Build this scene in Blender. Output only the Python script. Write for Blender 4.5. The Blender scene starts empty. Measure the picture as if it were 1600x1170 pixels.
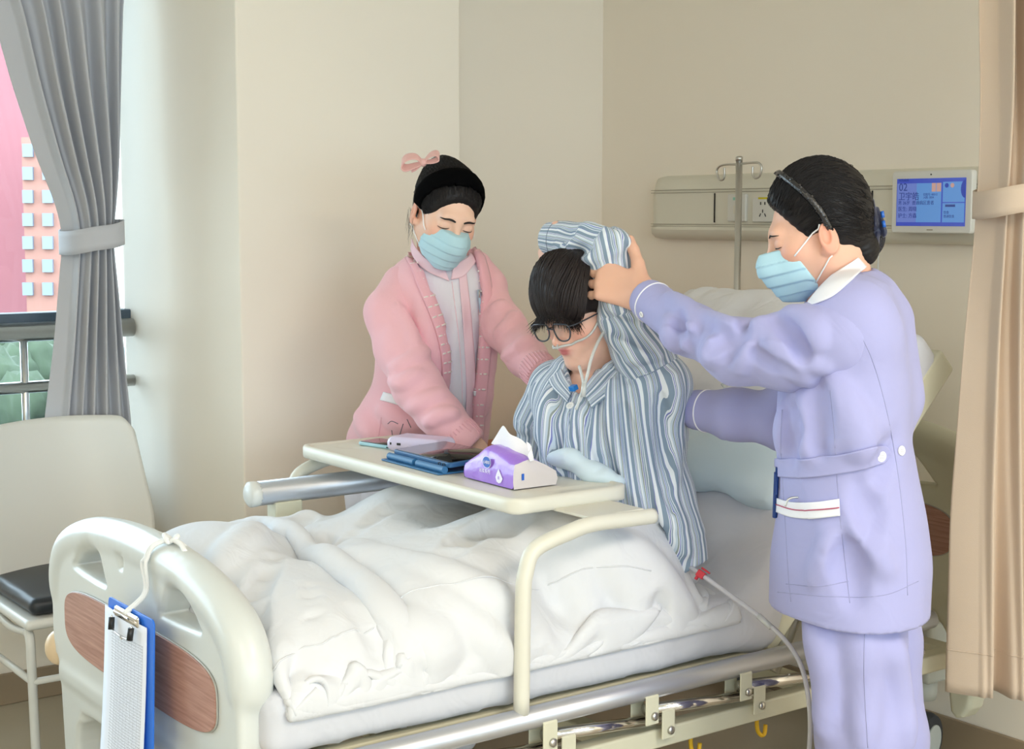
import bpy, bmesh, math, random
import numpy as np
from mathutils import Matrix, Vector

# ------------------------------------------------------------ camera, world, lights, exposure
SC = bpy.context.scene
COL = SC.collection
FPX, AZ, PITCH, EYE = 2350.0, math.radians(54.0), math.radians(6.07), 1.52
FH = np.array([-math.sin(AZ), math.cos(AZ), 0.0])
RT = np.array([math.cos(AZ), math.sin(AZ), 0.0])
UPW = np.array([0, 0, 1.0])
FW = FH * math.cos(PITCH) - UPW * math.sin(PITCH)
UPC = UPW * math.cos(PITCH) + FH * math.sin(PITCH)
CAMP = np.array([0, 0, EYE])
cam_data = bpy.data.cameras.new('camera')
cam_data.sensor_fit = 'HORIZONTAL'
cam_data.sensor_width = 36.0
cam_data.lens = FPX / 1600 * 36
cam_data.clip_end = 500
cam = bpy.data.objects.new('camera', cam_data)
COL.objects.link(cam)
cam.matrix_world = Matrix(((RT[0], UPC[0], -FW[0], 0), (RT[1], UPC[1], -FW[1], 0), (RT[2], UPC[2], -FW[2], EYE), (0, 0, 0, 1)))
SC.camera = cam

world = bpy.data.worlds.new('overcast_sky')
SC.world = world
world.use_nodes = True
world.node_tree.nodes['Background'].inputs[0].default_value = (0.72, 0.87, 1.0, 1)
world.node_tree.nodes['Background'].inputs[1].default_value = 6.5

def area_light(name, loc, rot, sx, sy, power, color):
    l = bpy.data.lights.new(name, 'AREA')
    l.shape = 'RECTANGLE'; l.size = sx; l.size_y = sy; l.energy = power; l.color = color
    o = bpy.data.objects.new(name, l); COL.objects.link(o)
    o.location = loc; o.rotation_euler = rot
    return o
WIN_X = -4.74
# daylight entering through the long window band (portals steer sky sampling to the glass)
po = area_light('window_portal', (WIN_X - .05, -0.9, 1.65), (0, -math.pi / 2, 0), 1.9, 5.4, 1, (1, 1, 1))
po.data.cycles.is_portal = True
po = area_light('window_portal', (3.48, -0.1, 1.65), (0, math.pi / 2, 0), 1.5, 6.4, 1, (1, 1, 1))  # portal for the added, unseen band in the right wall
po.data.cycles.is_portal = True
CEIL_LAMPS = [(0.5, 1.9), (0.2, -0.8), (-1.5, -1.9)]
for i, (lx, ly) in enumerate(CEIL_LAMPS):
    area_light('ceiling_lamp_light', (lx, ly, 2.735), (0, 0, 0), 1.2, 1.2, (54, 32, 10)[i], (1.0, 0.89, 0.74))

vs = SC.view_settings
SC.display_settings.display_device = 'sRGB'
vs.view_transform = 'Standard'
try: vs.look = 'None'
except Exception: pass
vs.exposure = 0.30
vs.gamma = 1.0
vs.use_curve_mapping = False
SC.cycles.use_denoising = True
SC.cycles.max_bounces = 10
SC.cycles.diffuse_bounces = 6
SC.cycles.transparent_max_bounces = 12
SC.cycles.sample_clamp_indirect = 6

# ------------------------------------------------------------ helpers
def at(px, py, d=None, x=None, y=None, z=None):
    """photo pixel -> 3-D point, at a depth or on a world plane"""
    v = FW * FPX + RT * (px - 800) + UPC * (585 - py)
    if d is not None: t = d / FPX
    elif x is not None: t = x / v[0]
    elif y is not None: t = y / v[1]
    else: t = (z - EYE) / v[2]
    return CAMP + t * v
def proj(p):
    v = np.asarray(p, float) - CAMP
    z = v @ FW
    return np.stack([800 + FPX * (v @ RT) / z, 585 - FPX * (v @ UPC) / z, z], -1)
def lin(c):
    return tuple(((x / 255) / 12.92 if x <= 10 else (((x / 255) + .055) / 1.055) ** 2.4) for x in c)
def nrm(v):
    v = np.asarray(v, float); return v / (np.linalg.norm(v) + 1e-12)

def mat(name, rgb, rough=.5, metal=0., bump=0., bscale=60., bstretch=(1, 1, 1), wrk=0., wscale=16., mottle=0., mscale=3., sheen=0., spec=.5, sss=0., coat=0., bdist=.002, trans=0.):
    m = bpy.data.materials.new(name); m.use_nodes = True
    nt = m.node_tree; N = nt.nodes; b = N['Principled BSDF']
    c = lin(rgb) + (1,)
    b.inputs['Base Color'].default_value = c
    b.inputs['Roughness'].default_value = rough
    b.inputs['Metallic'].default_value = metal
    b.inputs['Specular IOR Level'].default_value = spec
    if sheen: b.inputs['Sheen Weight'].default_value = sheen
    if coat: b.inputs['Coat Weight'].default_value = coat
    if trans: b.inputs['Transmission Weight'].default_value = trans
    if sss:
        b.inputs['Subsurface Weight'].default_value = sss
        b.inputs['Subsurface Radius'].default_value = (1.0, .35, .2)
        b.inputs['Subsurface Scale'].default_value = .006
    tc = N.new('ShaderNodeTexCoord'); mp = N.new('ShaderNodeMapping')
    nt.links.new(tc.outputs['Object'], mp.inputs[0]); mp.inputs['Scale'].default_value = bstretch
    if bump:
        nz = N.new('ShaderNodeTexNoise'); nz.inputs['Scale'].default_value = bscale; nz.inputs['Detail'].default_value = 4
        nt.links.new(mp.outputs[0], nz.inputs['Vector'])
        bp = N.new('ShaderNodeBump'); bp.inputs['Strength'].default_value = bump; bp.inputs['Distance'].default_value = bdist
        nt.links.new(nz.outputs[0], bp.inputs['Height']); nt.links.new(bp.outputs[0], b.inputs['Normal'])
        if wrk:
            n2 = N.new('ShaderNodeTexNoise'); n2.inputs['Scale'].default_value = wscale; n2.inputs['Detail'].default_value = 2; n2.inputs['Distortion'].default_value = 1.2
            nt.links.new(mp.outputs[0], n2.inputs['Vector'])
            b2 = N.new('ShaderNodeBump'); b2.inputs['Strength'].default_value = wrk; b2.inputs['Distance'].default_value = .012
            nt.links.new(n2.outputs[0], b2.inputs['Height']); nt.links.new(b2.outputs[0], bp.inputs['Normal'])
    if mottle:
        nz = N.new('ShaderNodeTexNoise'); nz.inputs['Scale'].default_value = mscale; nz.inputs['Detail'].default_value = 5
        nt.links.new(tc.outputs['Object'], nz.inputs['Vector'])
        mx = N.new('ShaderNodeMix'); mx.data_type = 'RGBA'
        mx.inputs[6].default_value = tuple(v * (1 - mottle) for v in c[:3]) + (1,)
        mx.inputs[7].default_value = tuple(min(1, v * (1 + mottle * .6)) for v in c[:3]) + (1,)
        nt.links.new(nz.outputs[0], mx.inputs[0]); nt.links.new(mx.outputs[2], b.inputs['Base Color'])
    return m

def tag(o, label=None, cat=None, group=None, kind=None):
    if label: o['label'] = label
    if cat: o['category'] = cat
    if group: o['group'] = group
    if kind: o['kind'] = kind
    return o
def empty(name, loc, label, cat, group=None):
    o = bpy.data.objects.new(name, None); COL.objects.link(o); o.location = tuple(loc)
    o.empty_display_size = .05
    return tag(o, label, cat, group)
def link(name, me, m, parent=None, smooth=True, bevel=0., bseg=2, sharp=None):
    """link mesh (world coordinates) as one object; parents keep world positions"""
    o = bpy.data.objects.new(name, me); COL.objects.link(o)
    if m is not None:
        for k in (m if isinstance(m, (list, tuple)) else [m]): me.materials.append(k)
    if smooth: me.polygons.foreach_set('use_smooth', [True] * len(me.polygons))
    if sharp: me.set_sharp_from_angle(angle=math.radians(sharp))
    if bevel:
        bm = o.modifiers.new('bevel', 'BEVEL'); bm.width = bevel; bm.segments = bseg; bm.limit_method = 'ANGLE'; bm.angle_limit = math.radians(35); bm.harden_normals = True
    if parent is not None:
        o.parent = parent
        top, off = parent, Vector((0, 0, 0))
        while top is not None: off += Vector(top.location); top = top.parent
        o.location = -off
    return o
def recenter(o):
    """put the origin of a one-mesh thing at its base"""
    me = o.data; n = len(me.vertices); co = np.empty(n * 3, np.float32); me.vertices.foreach_get('co', co); co = co.reshape(-1, 3)
    c = (co.min(0) + co.max(0)) / 2; c[2] = co[:, 2].min()
    me.vertices.foreach_set('co', (co - c).ravel()); o.location = tuple(float(v) for v in c); return o
def pymesh(name, V, Fc):
    me = bpy.data.meshes.new(name); me.from_pydata([tuple(map(float, v)) for v in V], [], [tuple(f) for f in Fc]); me.update(); return me
def npmesh(name, V, Q):
    """V (n,3), Q (m,4) or (m,3) arrays"""
    V = np.asarray(V, np.float32); Q = np.asarray(Q, np.int32); k = Q.shape[1]
    me = bpy.data.meshes.new(name)
    me.vertices.add(len(V)); me.vertices.foreach_set('co', V.ravel())
    me.loops.add(Q.size); me.loops.foreach_set('vertex_index', Q.ravel())
    me.polygons.add(len(Q)); me.polygons.foreach_set('loop_start', np.arange(len(Q), dtype=np.int32) * k)
    me.update(calc_edges=True); return me
class MB:
    """collects primitives in world coordinates"""
    def __init__(s): s.V = []; s.F = []
    def add(s, V, F):
        n = len(s.V); s.V += [tuple(map(float, v)) for v in V]; s.F += [tuple(i + n for i in f) for f in F]; return s
    def box(s, c, size, R=None):
        h = np.array(size) / 2; R = np.eye(3) if R is None else np.asarray(R)
        V = [np.array(c) + R @ (h * np.array(q)) for q in ((-1,-1,-1),(1,-1,-1),(1,1,-1),(-1,1,-1),(-1,-1,1),(1,-1,1),(1,1,1),(-1,1,1))]
        return s.add(V, [(3,2,1,0),(4,5,6,7),(0,1,5,4),(1,2,6,5),(2,3,7,6),(3,0,4,7)])
    def tube(s, pts, r, n=10, closed=False, caps=True, flat=1., up=None):
        P = np.asarray(pts, float); m = len(P)
        r = np.broadcast_to(np.asarray(r, float), (m,))
        T = np.gradient(P, axis=0) if not closed else np.roll(P, -1, 0) - np.roll(P, 1, 0)
        T /= np.linalg.norm(T, axis=1, keepdims=True) + 1e-12
        a = np.array([0, 0, 1.]) if up is None else np.array(up, float)
        if up is None and abs(T[0] @ a) > .9: a = np.array([1., 0, 0])
        V = []; prev = None
        for i in range(m):
            if up is not None: e = a - (a @ T[i]) * T[i]
            else:
                e = (a if prev is None else prev); e = e - (e @ T[i]) * T[i]
            e = nrm(e); prev = e; f = np.cross(T[i], e)
            for j in range(n):
                q = 2 * math.pi * j / n
                V.append(P[i] + r[i] * (math.cos(q) * e * flat + math.sin(q) * f))
        F = []
        for i in range(m if closed else m - 1):
            for j in range(n):
                a0 = i * n + j; b0 = i * n + (j + 1) % n; i2 = ((i + 1) % m) * n
                F.append((a0, b0, i2 + (j + 1) % n, i2 + j))
        if caps and not closed:
            F.append(tuple(range(n - 1, -1, -1))); F.append(tuple((m - 1) * n + j for j in range(n)))
        return s.add(V, F)
    def prism(s, outline, thick, o, ex, ey):
        """2-D outline (ccw) placed with axes ex, ey at o, extruded along ex x ey by thick"""
        o = np.array(o, float); ex = np.array(ex, float); ey = np.array(ey, float); ez = np.cross(ex, ey); n = len(outline)
        V = [o + a * ex + b * ey for a, b in outline] + [o + a * ex + b * ey + ez * thick for a, b in outline]
        F = [tuple(range(n - 1, -1, -1)), tuple(range(n, 2 * n))] + [(i, (i + 1) % n, n + (i + 1) % n, n + i) for i in range(n)]
        return s.add(V, F)
    def lathe(s, prof, o, axis=(0, 0, 1), n=20):
        ax = nrm(axis); e = nrm(np.cross(ax, (1, 0, 0) if abs(ax[0]) < .8 else (0, 1, 0))); f = np.cross(ax, e); V = []
        for r, h in prof:
            for j in range(n):
                q = 2 * math.pi * j / n; V.append(np.array(o) + ax * h + max(r, 1e-5) * (math.cos(q) * e + math.sin(q) * f))
        F = [(i * n + j, i * n + (j + 1) % n, (i + 1) * n + (j + 1) % n, (i + 1) * n + j) for i in range(len(prof) - 1) for j in range(n)]
        F += [tuple(range(n - 1, -1, -1)), tuple((len(prof) - 1) * n + j for j in range(n))]
        return s.add(V, F)
    def go(s, name, m, parent=None, **k):
        return link(name, pymesh(name, s.V, s.F), m, parent, **k)
def rrect(w, h, r, n=6):
    pts = []
    for cx, cy, a0 in ((w/2-r, h/2-r, 0), (-w/2+r, h/2-r, 90), (-w/2+r, -h/2+r, 180), (w/2-r, -h/2+r, 270)):
        for i in range(n + 1):
            a = math.radians(a0 + 90 * i / n); pts.append((cx + r * math.cos(a), cy + r * math.sin(a)))
    return pts
def catmull(P, n=8, closed=False):
    P = np.asarray(P, float); m = len(P); out = []
    for i in range(m if closed else m - 1):
        p1, p2 = P[i], P[(i + 1) % m]
        p0 = P[(i - 1) % m] if closed or i > 0 else 2 * p1 - p2
        p3 = P[(i + 2) % m] if closed or i + 2 < m else 2 * p2 - p1
        for t in np.arange(n) / n:
            out.append(.5 * (2 * p1 + (p2 - p0) * t + (2 * p0 - 5 * p1 + 4 * p2 - p3) * t * t + (3 * p1 - p0 - 3 * p2 + p3) * t ** 3))
    if not closed: out.append(P[-1])
    return np.array(out)
def grid(name, P, m, parent=None, flip=False, thick=0., subd=0, **k):
    """P (a,b,3) sheet"""
    a, b = P.shape[:2]; I = np.arange(a * b).reshape(a, b)
    Q = np.stack([I[:-1, :-1], I[1:, :-1], I[1:, 1:], I[:-1, 1:]], -1).reshape(-1, 4)
    if flip: Q = Q[:, ::-1]
    o = link(name, npmesh(name, P.reshape(-1, 3), Q), m, parent, **k)
    if subd:
        s = o.modifiers.new('subd', 'SUBSURF'); s.levels = subd; s.render_levels = subd
    if thick:
        s = o.modifiers.new('solid', 'SOLIDIFY'); s.thickness = thick; s.offset = 0
    return o
def text(name, body, o, ex, ey, size, m, parent, thick=.0004):
    """real raised lettering on a plane"""
    cu = bpy.data.curves.new(name, 'FONT'); cu.body = body; cu.size = size; cu.extrude = thick; cu.resolution_u = 3
    tmp = bpy.data.objects.new(name, cu); COL.objects.link(tmp)
    me = bpy.data.meshes.new_from_object(tmp.evaluated_get(bpy.context.evaluated_depsgraph_get())); me.name = name
    bpy.data.objects.remove(tmp); bpy.data.curves.remove(cu); me.materials.clear(); me.materials.append(m)
    ob = bpy.data.objects.new(name, me); COL.objects.link(ob)
    ex = nrm(ex); ey = nrm(ey); ez = np.cross(ex, ey)
    top, off = parent, Vector((0, 0, 0))
    while top is not None: off += Vector(top.location); top = top.parent
    ob.parent = parent
    l = Vector(tuple(o)) - off
    ob.matrix_local = Matrix(((ex[0], ey[0], ez[0], l[0]), (ex[1], ey[1], ez[1], l[1]), (ex[2], ey[2], ez[2], l[2]), (0, 0, 0, 1)))
    return ob

# ------------------------------------------------------------ signed-distance modelling, meshed with surface nets
class Sdf:
    def __init__(s): s.ops = []; s.disp = None
    def _add(s, f, c, rad, k, mode): s.ops.append((f, np.asarray(c, np.float32), float(rad), float(k), mode)); return s
    def cone(s, a, b, ra, rb=None, k=.012, mode='u', flat=None):
        """tapered capsule; flat=(direction, factor) makes the section an ellipse"""
        a = np.asarray(a, np.float32); b = np.asarray(b, np.float32); rb = ra if rb is None else rb
        ab = b - a; L2 = max(float(ab @ ab), 1e-9)
        if flat is not None: fn = np.asarray(nrm(flat[0]), np.float32); fs = np.float32(flat[1])
        def f(P):
            q = P - a; t = np.clip((q @ ab) / np.float32(L2), 0, 1)
            q = q - t[..., None] * ab
            r = np.float32(ra) + np.float32(rb - ra) * t
            if flat is not None:
                w = q @ fn; q = q + (w * (1 / fs - 1))[..., None] * fn
                d = np.sqrt((q * q).sum(-1)); g = np.sqrt(np.maximum(d * d + (w / fs) ** 2 * (1 / fs ** 2 - 1), 1e-12)) / np.maximum(d, 1e-6)
                return (d - r) / g
            return np.sqrt((q * q).sum(-1)) - r
        m = max(ra, rb) * (max(1, flat[1]) if flat is not None else 1)
        return s._add(f, (a + b) / 2, math.sqrt(L2) / 2 + m, k, mode)
    def path(s, pts, rad, k=.012, mode='u', flat=None):
        rad = np.broadcast_to(np.asarray(rad, float), (len(pts),))
        for i in range(len(pts) - 1): s.cone(pts[i], pts[i + 1], rad[i], rad[i + 1], k, mode, flat)
        return s
    def ell(s, c, r, R=None, k=.012, mode='u'):
        c = np.asarray(c, np.float32); r = np.asarray(np.broadcast_to(r, (3,)), np.float32); R = np.eye(3, dtype=np.float32) if R is None else np.asarray(R, np.float32)
        def f(P):
            q = (P - c) @ R
            k0 = np.sqrt(((q / r) ** 2).sum(-1)); k1 = np.sqrt(((q / (r * r)) ** 2).sum(-1))
            return k0 * (k0 - 1) / np.maximum(k1, 1e-6)
        return s._add(f, c, float(r.max()), k, mode)
    def box(s, c, half, R=None, rnd=.005, k=.005, mode='u'):
        c = np.asarray(c, np.float32); h = np.asarray(half, np.float32) - np.float32(rnd); R = np.eye(3, dtype=np.float32) if R is None else np.asarray(R, np.float32)
        def f(P):
            q = np.abs((P - c) @ R) - h
            return np.sqrt((np.maximum(q, 0) ** 2).sum(-1)) + np.minimum(q.max(-1), 0) - np.float32(rnd)
        return s._add(f, c, float(np.linalg.norm(half)), k, mode)
    def plane(s, o, n, k=.004, mode='s'):
        """removes what lies on the side n points to"""
        o = np.asarray(o, np.float32); n = np.asarray(nrm(n), np.float32)
        return s._add(lambda P: -((P - o) @ n), o, 1e3, k, mode)
    def func(s, f, c, rad, k=.004, mode='u'): return s._add(f, c, rad, k, mode)
    def ev(s, P, ops=None):
        P = np.asarray(P, np.float32); D = np.full(P.shape[:-1], 1e2, np.float32)
        for f, c, rad, k, mode in (s.ops if ops is None else ops): D = s._comb(D, f(P), k, mode)
        if s.disp is not None: D = D + s.disp(P)
        return D
    @staticmethod
    def _comb(D, v, k, mode):
        v = v.astype(np.float32); k = max(k, 1e-5)
        if mode == 'u':
            h = np.maximum(k - np.abs(D - v), 0) / k; return np.minimum(D, v) - h * h * k * .25
        w = -v if mode == 's' else v
        h = np.maximum(k - np.abs(D - w), 0) / k; return np.maximum(D, w) + h * h * k * .25
    def bounds(s):
        lo = np.full(3, 1e9); hi = -lo
        for f, c, rad, k, mode in s.ops:
            if mode == 'u': lo = np.minimum(lo, c - rad); hi = np.maximum(hi, c + rad)
        return lo, hi
    def mesh(s, name, h, lo=None, hi=None, newton=1, pad=None, B=12):
        l0, h0 = s.bounds(); lo = l0 if lo is None else np.maximum(l0, lo); hi = h0 if hi is None else np.minimum(h0, hi)
        pad = 3 * h + .012 if pad is None else pad
        lo = np.asarray(lo, float) - pad; hi = np.asarray(hi, float) + pad
        nb = np.maximum(np.ceil((hi - lo) / (h * B)).astype(int), 1); n = nb * B
        bi = np.stack(np.meshgrid(*[np.arange(k) for k in nb], indexing='ij'), -1).reshape(-1, 3)
        cen = (lo + (bi + .5) * B * h).astype(np.float32)
        brad = B * h * .5 * 1.7321
        d0 = s.ev(cen)
        act = np.abs(d0) < brad * 1.25 + .02
        D = np.full(tuple(n), 1., np.float32).reshape(nb[0], B, nb[1], B, nb[2], B)
        ins = (~act) & (d0 < 0)
        bq = bi[ins]; D[bq[:, 0], :, bq[:, 1], :, bq[:, 2], :] = -1.
        ba = bi[act]; ca = cen[act]
        off = (np.stack(np.meshgrid(*[np.arange(B)] * 3, indexing='ij'), -1).reshape(-1, 3)).astype(np.float32) * np.float32(h)
        P = (lo + ba * (B * h)).astype(np.float32)[:, None, :] + off[None]
        V = np.full(P.shape[:2], 1., np.float32)
        for f, c, rad, k, mode in s.ops:
            sel = np.linalg.norm(ca - c, axis=1) < rad + brad + k + 2 * h
            if not sel.any(): continue
            idx = np.nonzero(sel)[0]
            for j in range(0, len(idx), 600):
                w = idx[j:j + 600]; V[w] = s._comb(V[w], f(P[w]), k, mode)
        if s.disp is not None:
            for j in range(0, len(V), 600): V[j:j + 600] += s.disp(P[j:j + 600])
        D[ba[:, 0], :, ba[:, 1], :, ba[:, 2], :] = V.reshape(-1, B, B, B)
        D = D.reshape(tuple(n))
        S = D < 0
        cnt = np.zeros(tuple(n - 1), np.uint8); cs = [(i, j, k) for i in (0, 1) for j in (0, 1) for k in (0, 1)]
        sl = lambda A, c: A[c[0]:A.shape[0] - 1 + c[0], c[1]:A.shape[1] - 1 + c[1], c[2]:A.shape[2] - 1 + c[2]]
        for c in cs: cnt += sl(S, c)
        cells = np.argwhere((cnt > 0) & (cnt < 8))
        idm = np.full(tuple(n - 1), -1, np.int32); idm[cells[:, 0], cells[:, 1], cells[:, 2]] = np.arange(len(cells))
        acc = np.zeros((len(cells), 3), np.float32); num = np.zeros(len(cells), np.float32)
        dv = {c: D[cells[:, 0] + c[0], cells[:, 1] + c[1], cells[:, 2] + c[2]] for c in cs}
        for a in cs:
            for ax in range(3):
                if a[ax]: continue
                b = list(a); b[ax] = 1; b = tuple(b); da, db = dv[a], dv[b]; mk = (da < 0) != (db < 0)
                t = np.where(mk, da / np.where(mk, da - db, 1), 0)
                p = np.tile(np.array(a, np.float32), (len(cells), 1)); p[:, ax] += t
                acc += p * mk[:, None]; num += mk
        X = (lo + (cells + acc / num[:, None]) * h).astype(np.float32)
        Qs = []
        for ax in range(3):
            u, v = [(1, 2), (2, 0), (0, 1)][ax]
            A = np.moveaxis(S, ax, 0)
            dif = np.moveaxis(A[:-1] != A[1:], 0, ax)
            e = np.argwhere(dif)
            e = e[(e[:, u] > 0) & (e[:, v] > 0) & (e[:, u] < n[u] - 1) & (e[:, v] < n[v] - 1)]
            def cid(du, dv_):
                q = e.copy(); q[:, u] -= du; q[:, v] -= dv_; return idm[q[:, 0], q[:, 1], q[:, 2]]
            q = np.stack([cid(1, 1), cid(0, 1), cid(0, 0), cid(1, 0)], 1)
            fl = ~S[e[:, 0], e[:, 1], e[:, 2]]
            q[fl] = q[fl][:, ::-1]; Qs.append(q)
        Q = np.concatenate(Qs); Q = Q[(Q >= 0).all(1)]
        for _ in range(newton):
            d = s.ev(X); G = s.grad(X, h * .3); g2 = (G * G).sum(-1)
            st = np.clip(d / np.maximum(g2, .2), -h * .5, h * .5)
            X = X - st[:, None] * G
        return npmesh(name, X, Q)
    def grad(s, X, e=.001):
        G = np.empty_like(X)
        for i in range(3):
            o = np.zeros(3, np.float32); o[i] = e
            G[..., i] = (s.ev(X + o) - s.ev(X - o)) / (2 * e)
        return G
    def hit(s, px, py, d0=2.2, d1=5.5):
        """photo pixels -> points on this surface, with normals"""
        px = np.atleast_1d(np.asarray(px, float)); py = np.atleast_1d(np.asarray(py, float))
        dirs = np.stack([nrm(FW * FPX + RT * (a - 800) + UPC * (585 - b)) for a, b in zip(px, py)]).astype(np.float32)
        t = np.full(len(px), d0, np.float32)
        for _ in range(110):
            d = s.ev(CAMP.astype(np.float32) + dirs * t[:, None]); t = np.minimum(t + d * .7, d1)
        P = CAMP.astype(np.float32) + dirs * t[:, None]
        G = s.grad(P); G /= np.linalg.norm(G, axis=1, keepdims=True) + 1e-9
        return P, G, t < d1 - .01
    def snap(s, P, off=0., it=4):
        P = np.asarray(P, np.float32).copy()
        for _ in range(it):
            d = s.ev(P) - off; G = s.grad(P); P -= (np.clip(d, -.02, .02) / np.maximum((G * G).sum(-1), .3))[..., None] * G
        return P
    def seam(s, pts, r=.0012, n=6, off=.0, m=8):
        """tube lying on the surface through photo pixels"""
        Q = catmull(pts, m); P, G, ok = s.hit(Q[:, 0], Q[:, 1]); P = P[ok] + G[ok] * off
        return P, G[ok]
    def patch(s, poly_rows, off=.002, n=14):
        """sheet on the surface between two pixel polylines (top row, bottom row)"""
        rows = []
        a = catmull(poly_rows[0], n); b = catmull(poly_rows[1], n); L = min(len(a), len(b)); a = a[np.linspace(0, len(a) - 1, L).astype(int)]; b = b[np.linspace(0, len(b) - 1, L).astype(int)]
        for t in np.linspace(0, 1, n):
            q = a * (1 - t) + b * t; P, G, ok = s.hit(q[:, 0], q[:, 1])
            if ok.any() and not ok.all():
                g_ = np.nonzero(ok)[0]; nr = g_[np.abs(np.arange(len(ok))[:, None] - g_[None]).argmin(1)]; P, G = P[nr], G[nr]
            if ok.any(): rows.append(P + G * off)
        return np.array(rows)

def noise(seed, freq, n=7, warp=0.):
    """smooth pseudo-random field from sines"""
    r = np.random.RandomState(seed); K = r.normal(size=(n, 3)); K *= (freq * (.6 + .9 * r.rand(n)) / np.linalg.norm(K, axis=1))[:, None]
    ph = r.rand(n) * 6.283; K = K.astype(np.float32); ph = ph.astype(np.float32)
    def f(P):
        v = 0
        for i in range(n): v = v + np.sin(P @ K[i] + ph[i] + (warp * v if i else 0))
        return v * np.float32(1 / math.sqrt(n))
    return f
def fattr(me, name, vals):
    a = me.attributes.new(name, 'FLOAT', 'POINT'); a.data.foreach_set('value', np.asarray(vals, np.float32).ravel())
def verts(me):
    co = np.empty(len(me.vertices) * 3, np.float32); me.vertices.foreach_get('co', co); return co.reshape(-1, 3)
def folds(S, tr, r=.008, lift=.004, k=.03, mode='u'):
    """soft cloth ridges laid on the current surface along photo polylines"""
    todo = []
    for t in tr:
        rr = r
        if isinstance(t, tuple): t, rr = t
        P, G, ok = S.hit(*np.array(catmull(t, 4)).T)
        P, G = P[ok], G[ok]
        if len(P) > 1: todo.append((P, G, rr))
    for P, G, rr in todo:
        n = len(P); off = (lift - rr) if mode == 'u' else (rr - lift)
        rad = rr * np.sin(np.linspace(.35, math.pi - .35, n)) ** .5
        Q = P + G * (lift - rad[:, None] if mode == 'u' else rad[:, None] - lift)
        S.path(Q, rad, k=k, mode=mode)
    return S
# ------------------------------------------------------------ materials
M_wall = mat('wall_paint', (238, 230, 216), .75, bump=.05, bscale=180, mottle=.025, mscale=1.5, spec=.3)
M_ceil = mat('ceiling_paint', (232, 230, 224), .8)
M_floor = mat('vinyl_floor', (176, 166, 146), .38, mottle=.10, mscale=5)
M_cove = mat('cove_skirting', (150, 132, 108), .45, mottle=.08, mscale=6)
M_white = mat('white_plastic', (214, 214, 208), .34)
M_cream = mat('cream_plastic', (216, 213, 199), .4)
M_beige = mat('beige_enamel', (206, 203, 180), .38, bump=.03, bscale=300)
M_wood = None
M_steel = mat('stainless_steel', (200, 199, 195), .3, metal=1.)
M_alu = mat('anodised_aluminium', (196, 198, 204), .38, metal=.75)
M_chrome = mat('chrome', (215, 212, 208), .12, metal=1.)
M_black = mat('black_plastic', (22, 23, 26), .4)
M_dark = mat('dark_window_frame', (62, 76, 88), .45)
M_sheet = mat('white_cotton', (214, 215, 218), .85, bump=.12, bscale=900, wrk=.35, wscale=14, sheen=.1, spec=.2)
M_sheet2 = mat('grey_white_sheet', (202, 203, 209), .85, bump=.12, bscale=900, wrk=.5, wscale=9, sheen=.1, spec=.2)
M_grey = mat('grey_curtain_cloth', (184, 184, 188), .85, bump=.15, bscale=700, sheen=.15, spec=.15)
M_tan = mat('tan_curtain_cloth', (206, 186, 165), .85, bump=.2, bscale=500, sheen=.15, spec=.15)

def wood(name, c1, c2, stretch, scale=1.0, rough=.45):
    m = mat(name, c1, rough); nt = m.node_tree; N = nt.nodes; b = N['Principled BSDF']
    tc = N['Texture Coordinate']; mp = N['Mapping']; mp.inputs['Scale'].default_value = stretch
    nz = N.new('ShaderNodeTexNoise'); nz.inputs['Scale'].default_value = scale; nz.inputs['Detail'].default_value = 8; nz.inputs['Roughness'].default_value = .65
    nt.links.new(mp.outputs[0], nz.inputs['Vector'])
    cr = N.new('ShaderNodeValToRGB'); cr.color_ramp.elements[0].position = .35; cr.color_ramp.elements[1].position = .68
    cr.color_ramp.elements[0].color = lin(c2) + (1,); cr.color_ramp.elements[1].color = lin(c1) + (1,)
    nt.links.new(nz.outputs[0], cr.inputs[0]); nt.links.new(cr.outputs[0], b.inputs['Base Color']); return m
M_wood = wood('bed_board_veneer', (188, 146, 130), (156, 112, 98), (6, 6, 170))
M_cabwood = wood('cabinet_wood', (196, 138, 92), (168, 108, 66), (6, 60, 6), rough=.4)

# ------------------------------------------------------------ room shell
XW, YH, XR, YB, ZC = -4.2, 3.45, 3.4, -3.6, 2.75     # recess wall, head wall, far right, back, ceiling
COLX, COLY0, COLY1 = -3.95, 1.907, 2.67
def slab(name, lo, hi, m, kind='structure', bevel=0., parent=None):
    lo = np.array(lo, float); hi = np.array(hi, float)
    o = MB().box((lo + hi) / 2, hi - lo).go(name, m, parent, smooth=False, bevel=bevel)
    if parent is None: tag(o, kind=kind)
    return o
slab('floor', (-4.95, YB - .1, -.1), (XR + .1, YH + .1, 0), M_floor)
slab('ceiling', (-4.95, YB - .1, ZC), (XR + .1, YH + .1, ZC + .1), M_ceil)
slab('wall_head', (-4.95, YH, 0), (XR + .1, YH + .12, ZC), M_wall)
slab('wall_recess', (-4.95, COLY1 - .02, 0), (XW, YH, ZC), M_wall)
cp = [(COLX, COLY0), (COLX, COLY1), (-4.95, COLY1), (-4.95, COLY0 - .045)]
tag(MB().prism(cp, ZC, (0, 0, 0), (1, 0, 0), (0, 1, 0)).go('wall_column', M_wall, smooth=False, bevel=.006), kind='structure')
slab('wall_right', (XR, YB, 0), (XR + .12, YH, .9), M_wall)  # split to leave an opening for the added window band
slab('wall_right_lintel', (XR, YB, 2.4), (XR + .12, YH, ZC), M_wall)
slab('wall_back', (-4.95, YB - .12, 0), (XR + .1, YB, ZC), M_wall)
slab('wall_window', (-4.86, YB, 0), (-4.62, 1.87, .62), M_wall)
slab('wall_lintel', (-4.86, YB, 2.52), (-4.62, COLY0, ZC), M_wall)
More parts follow.
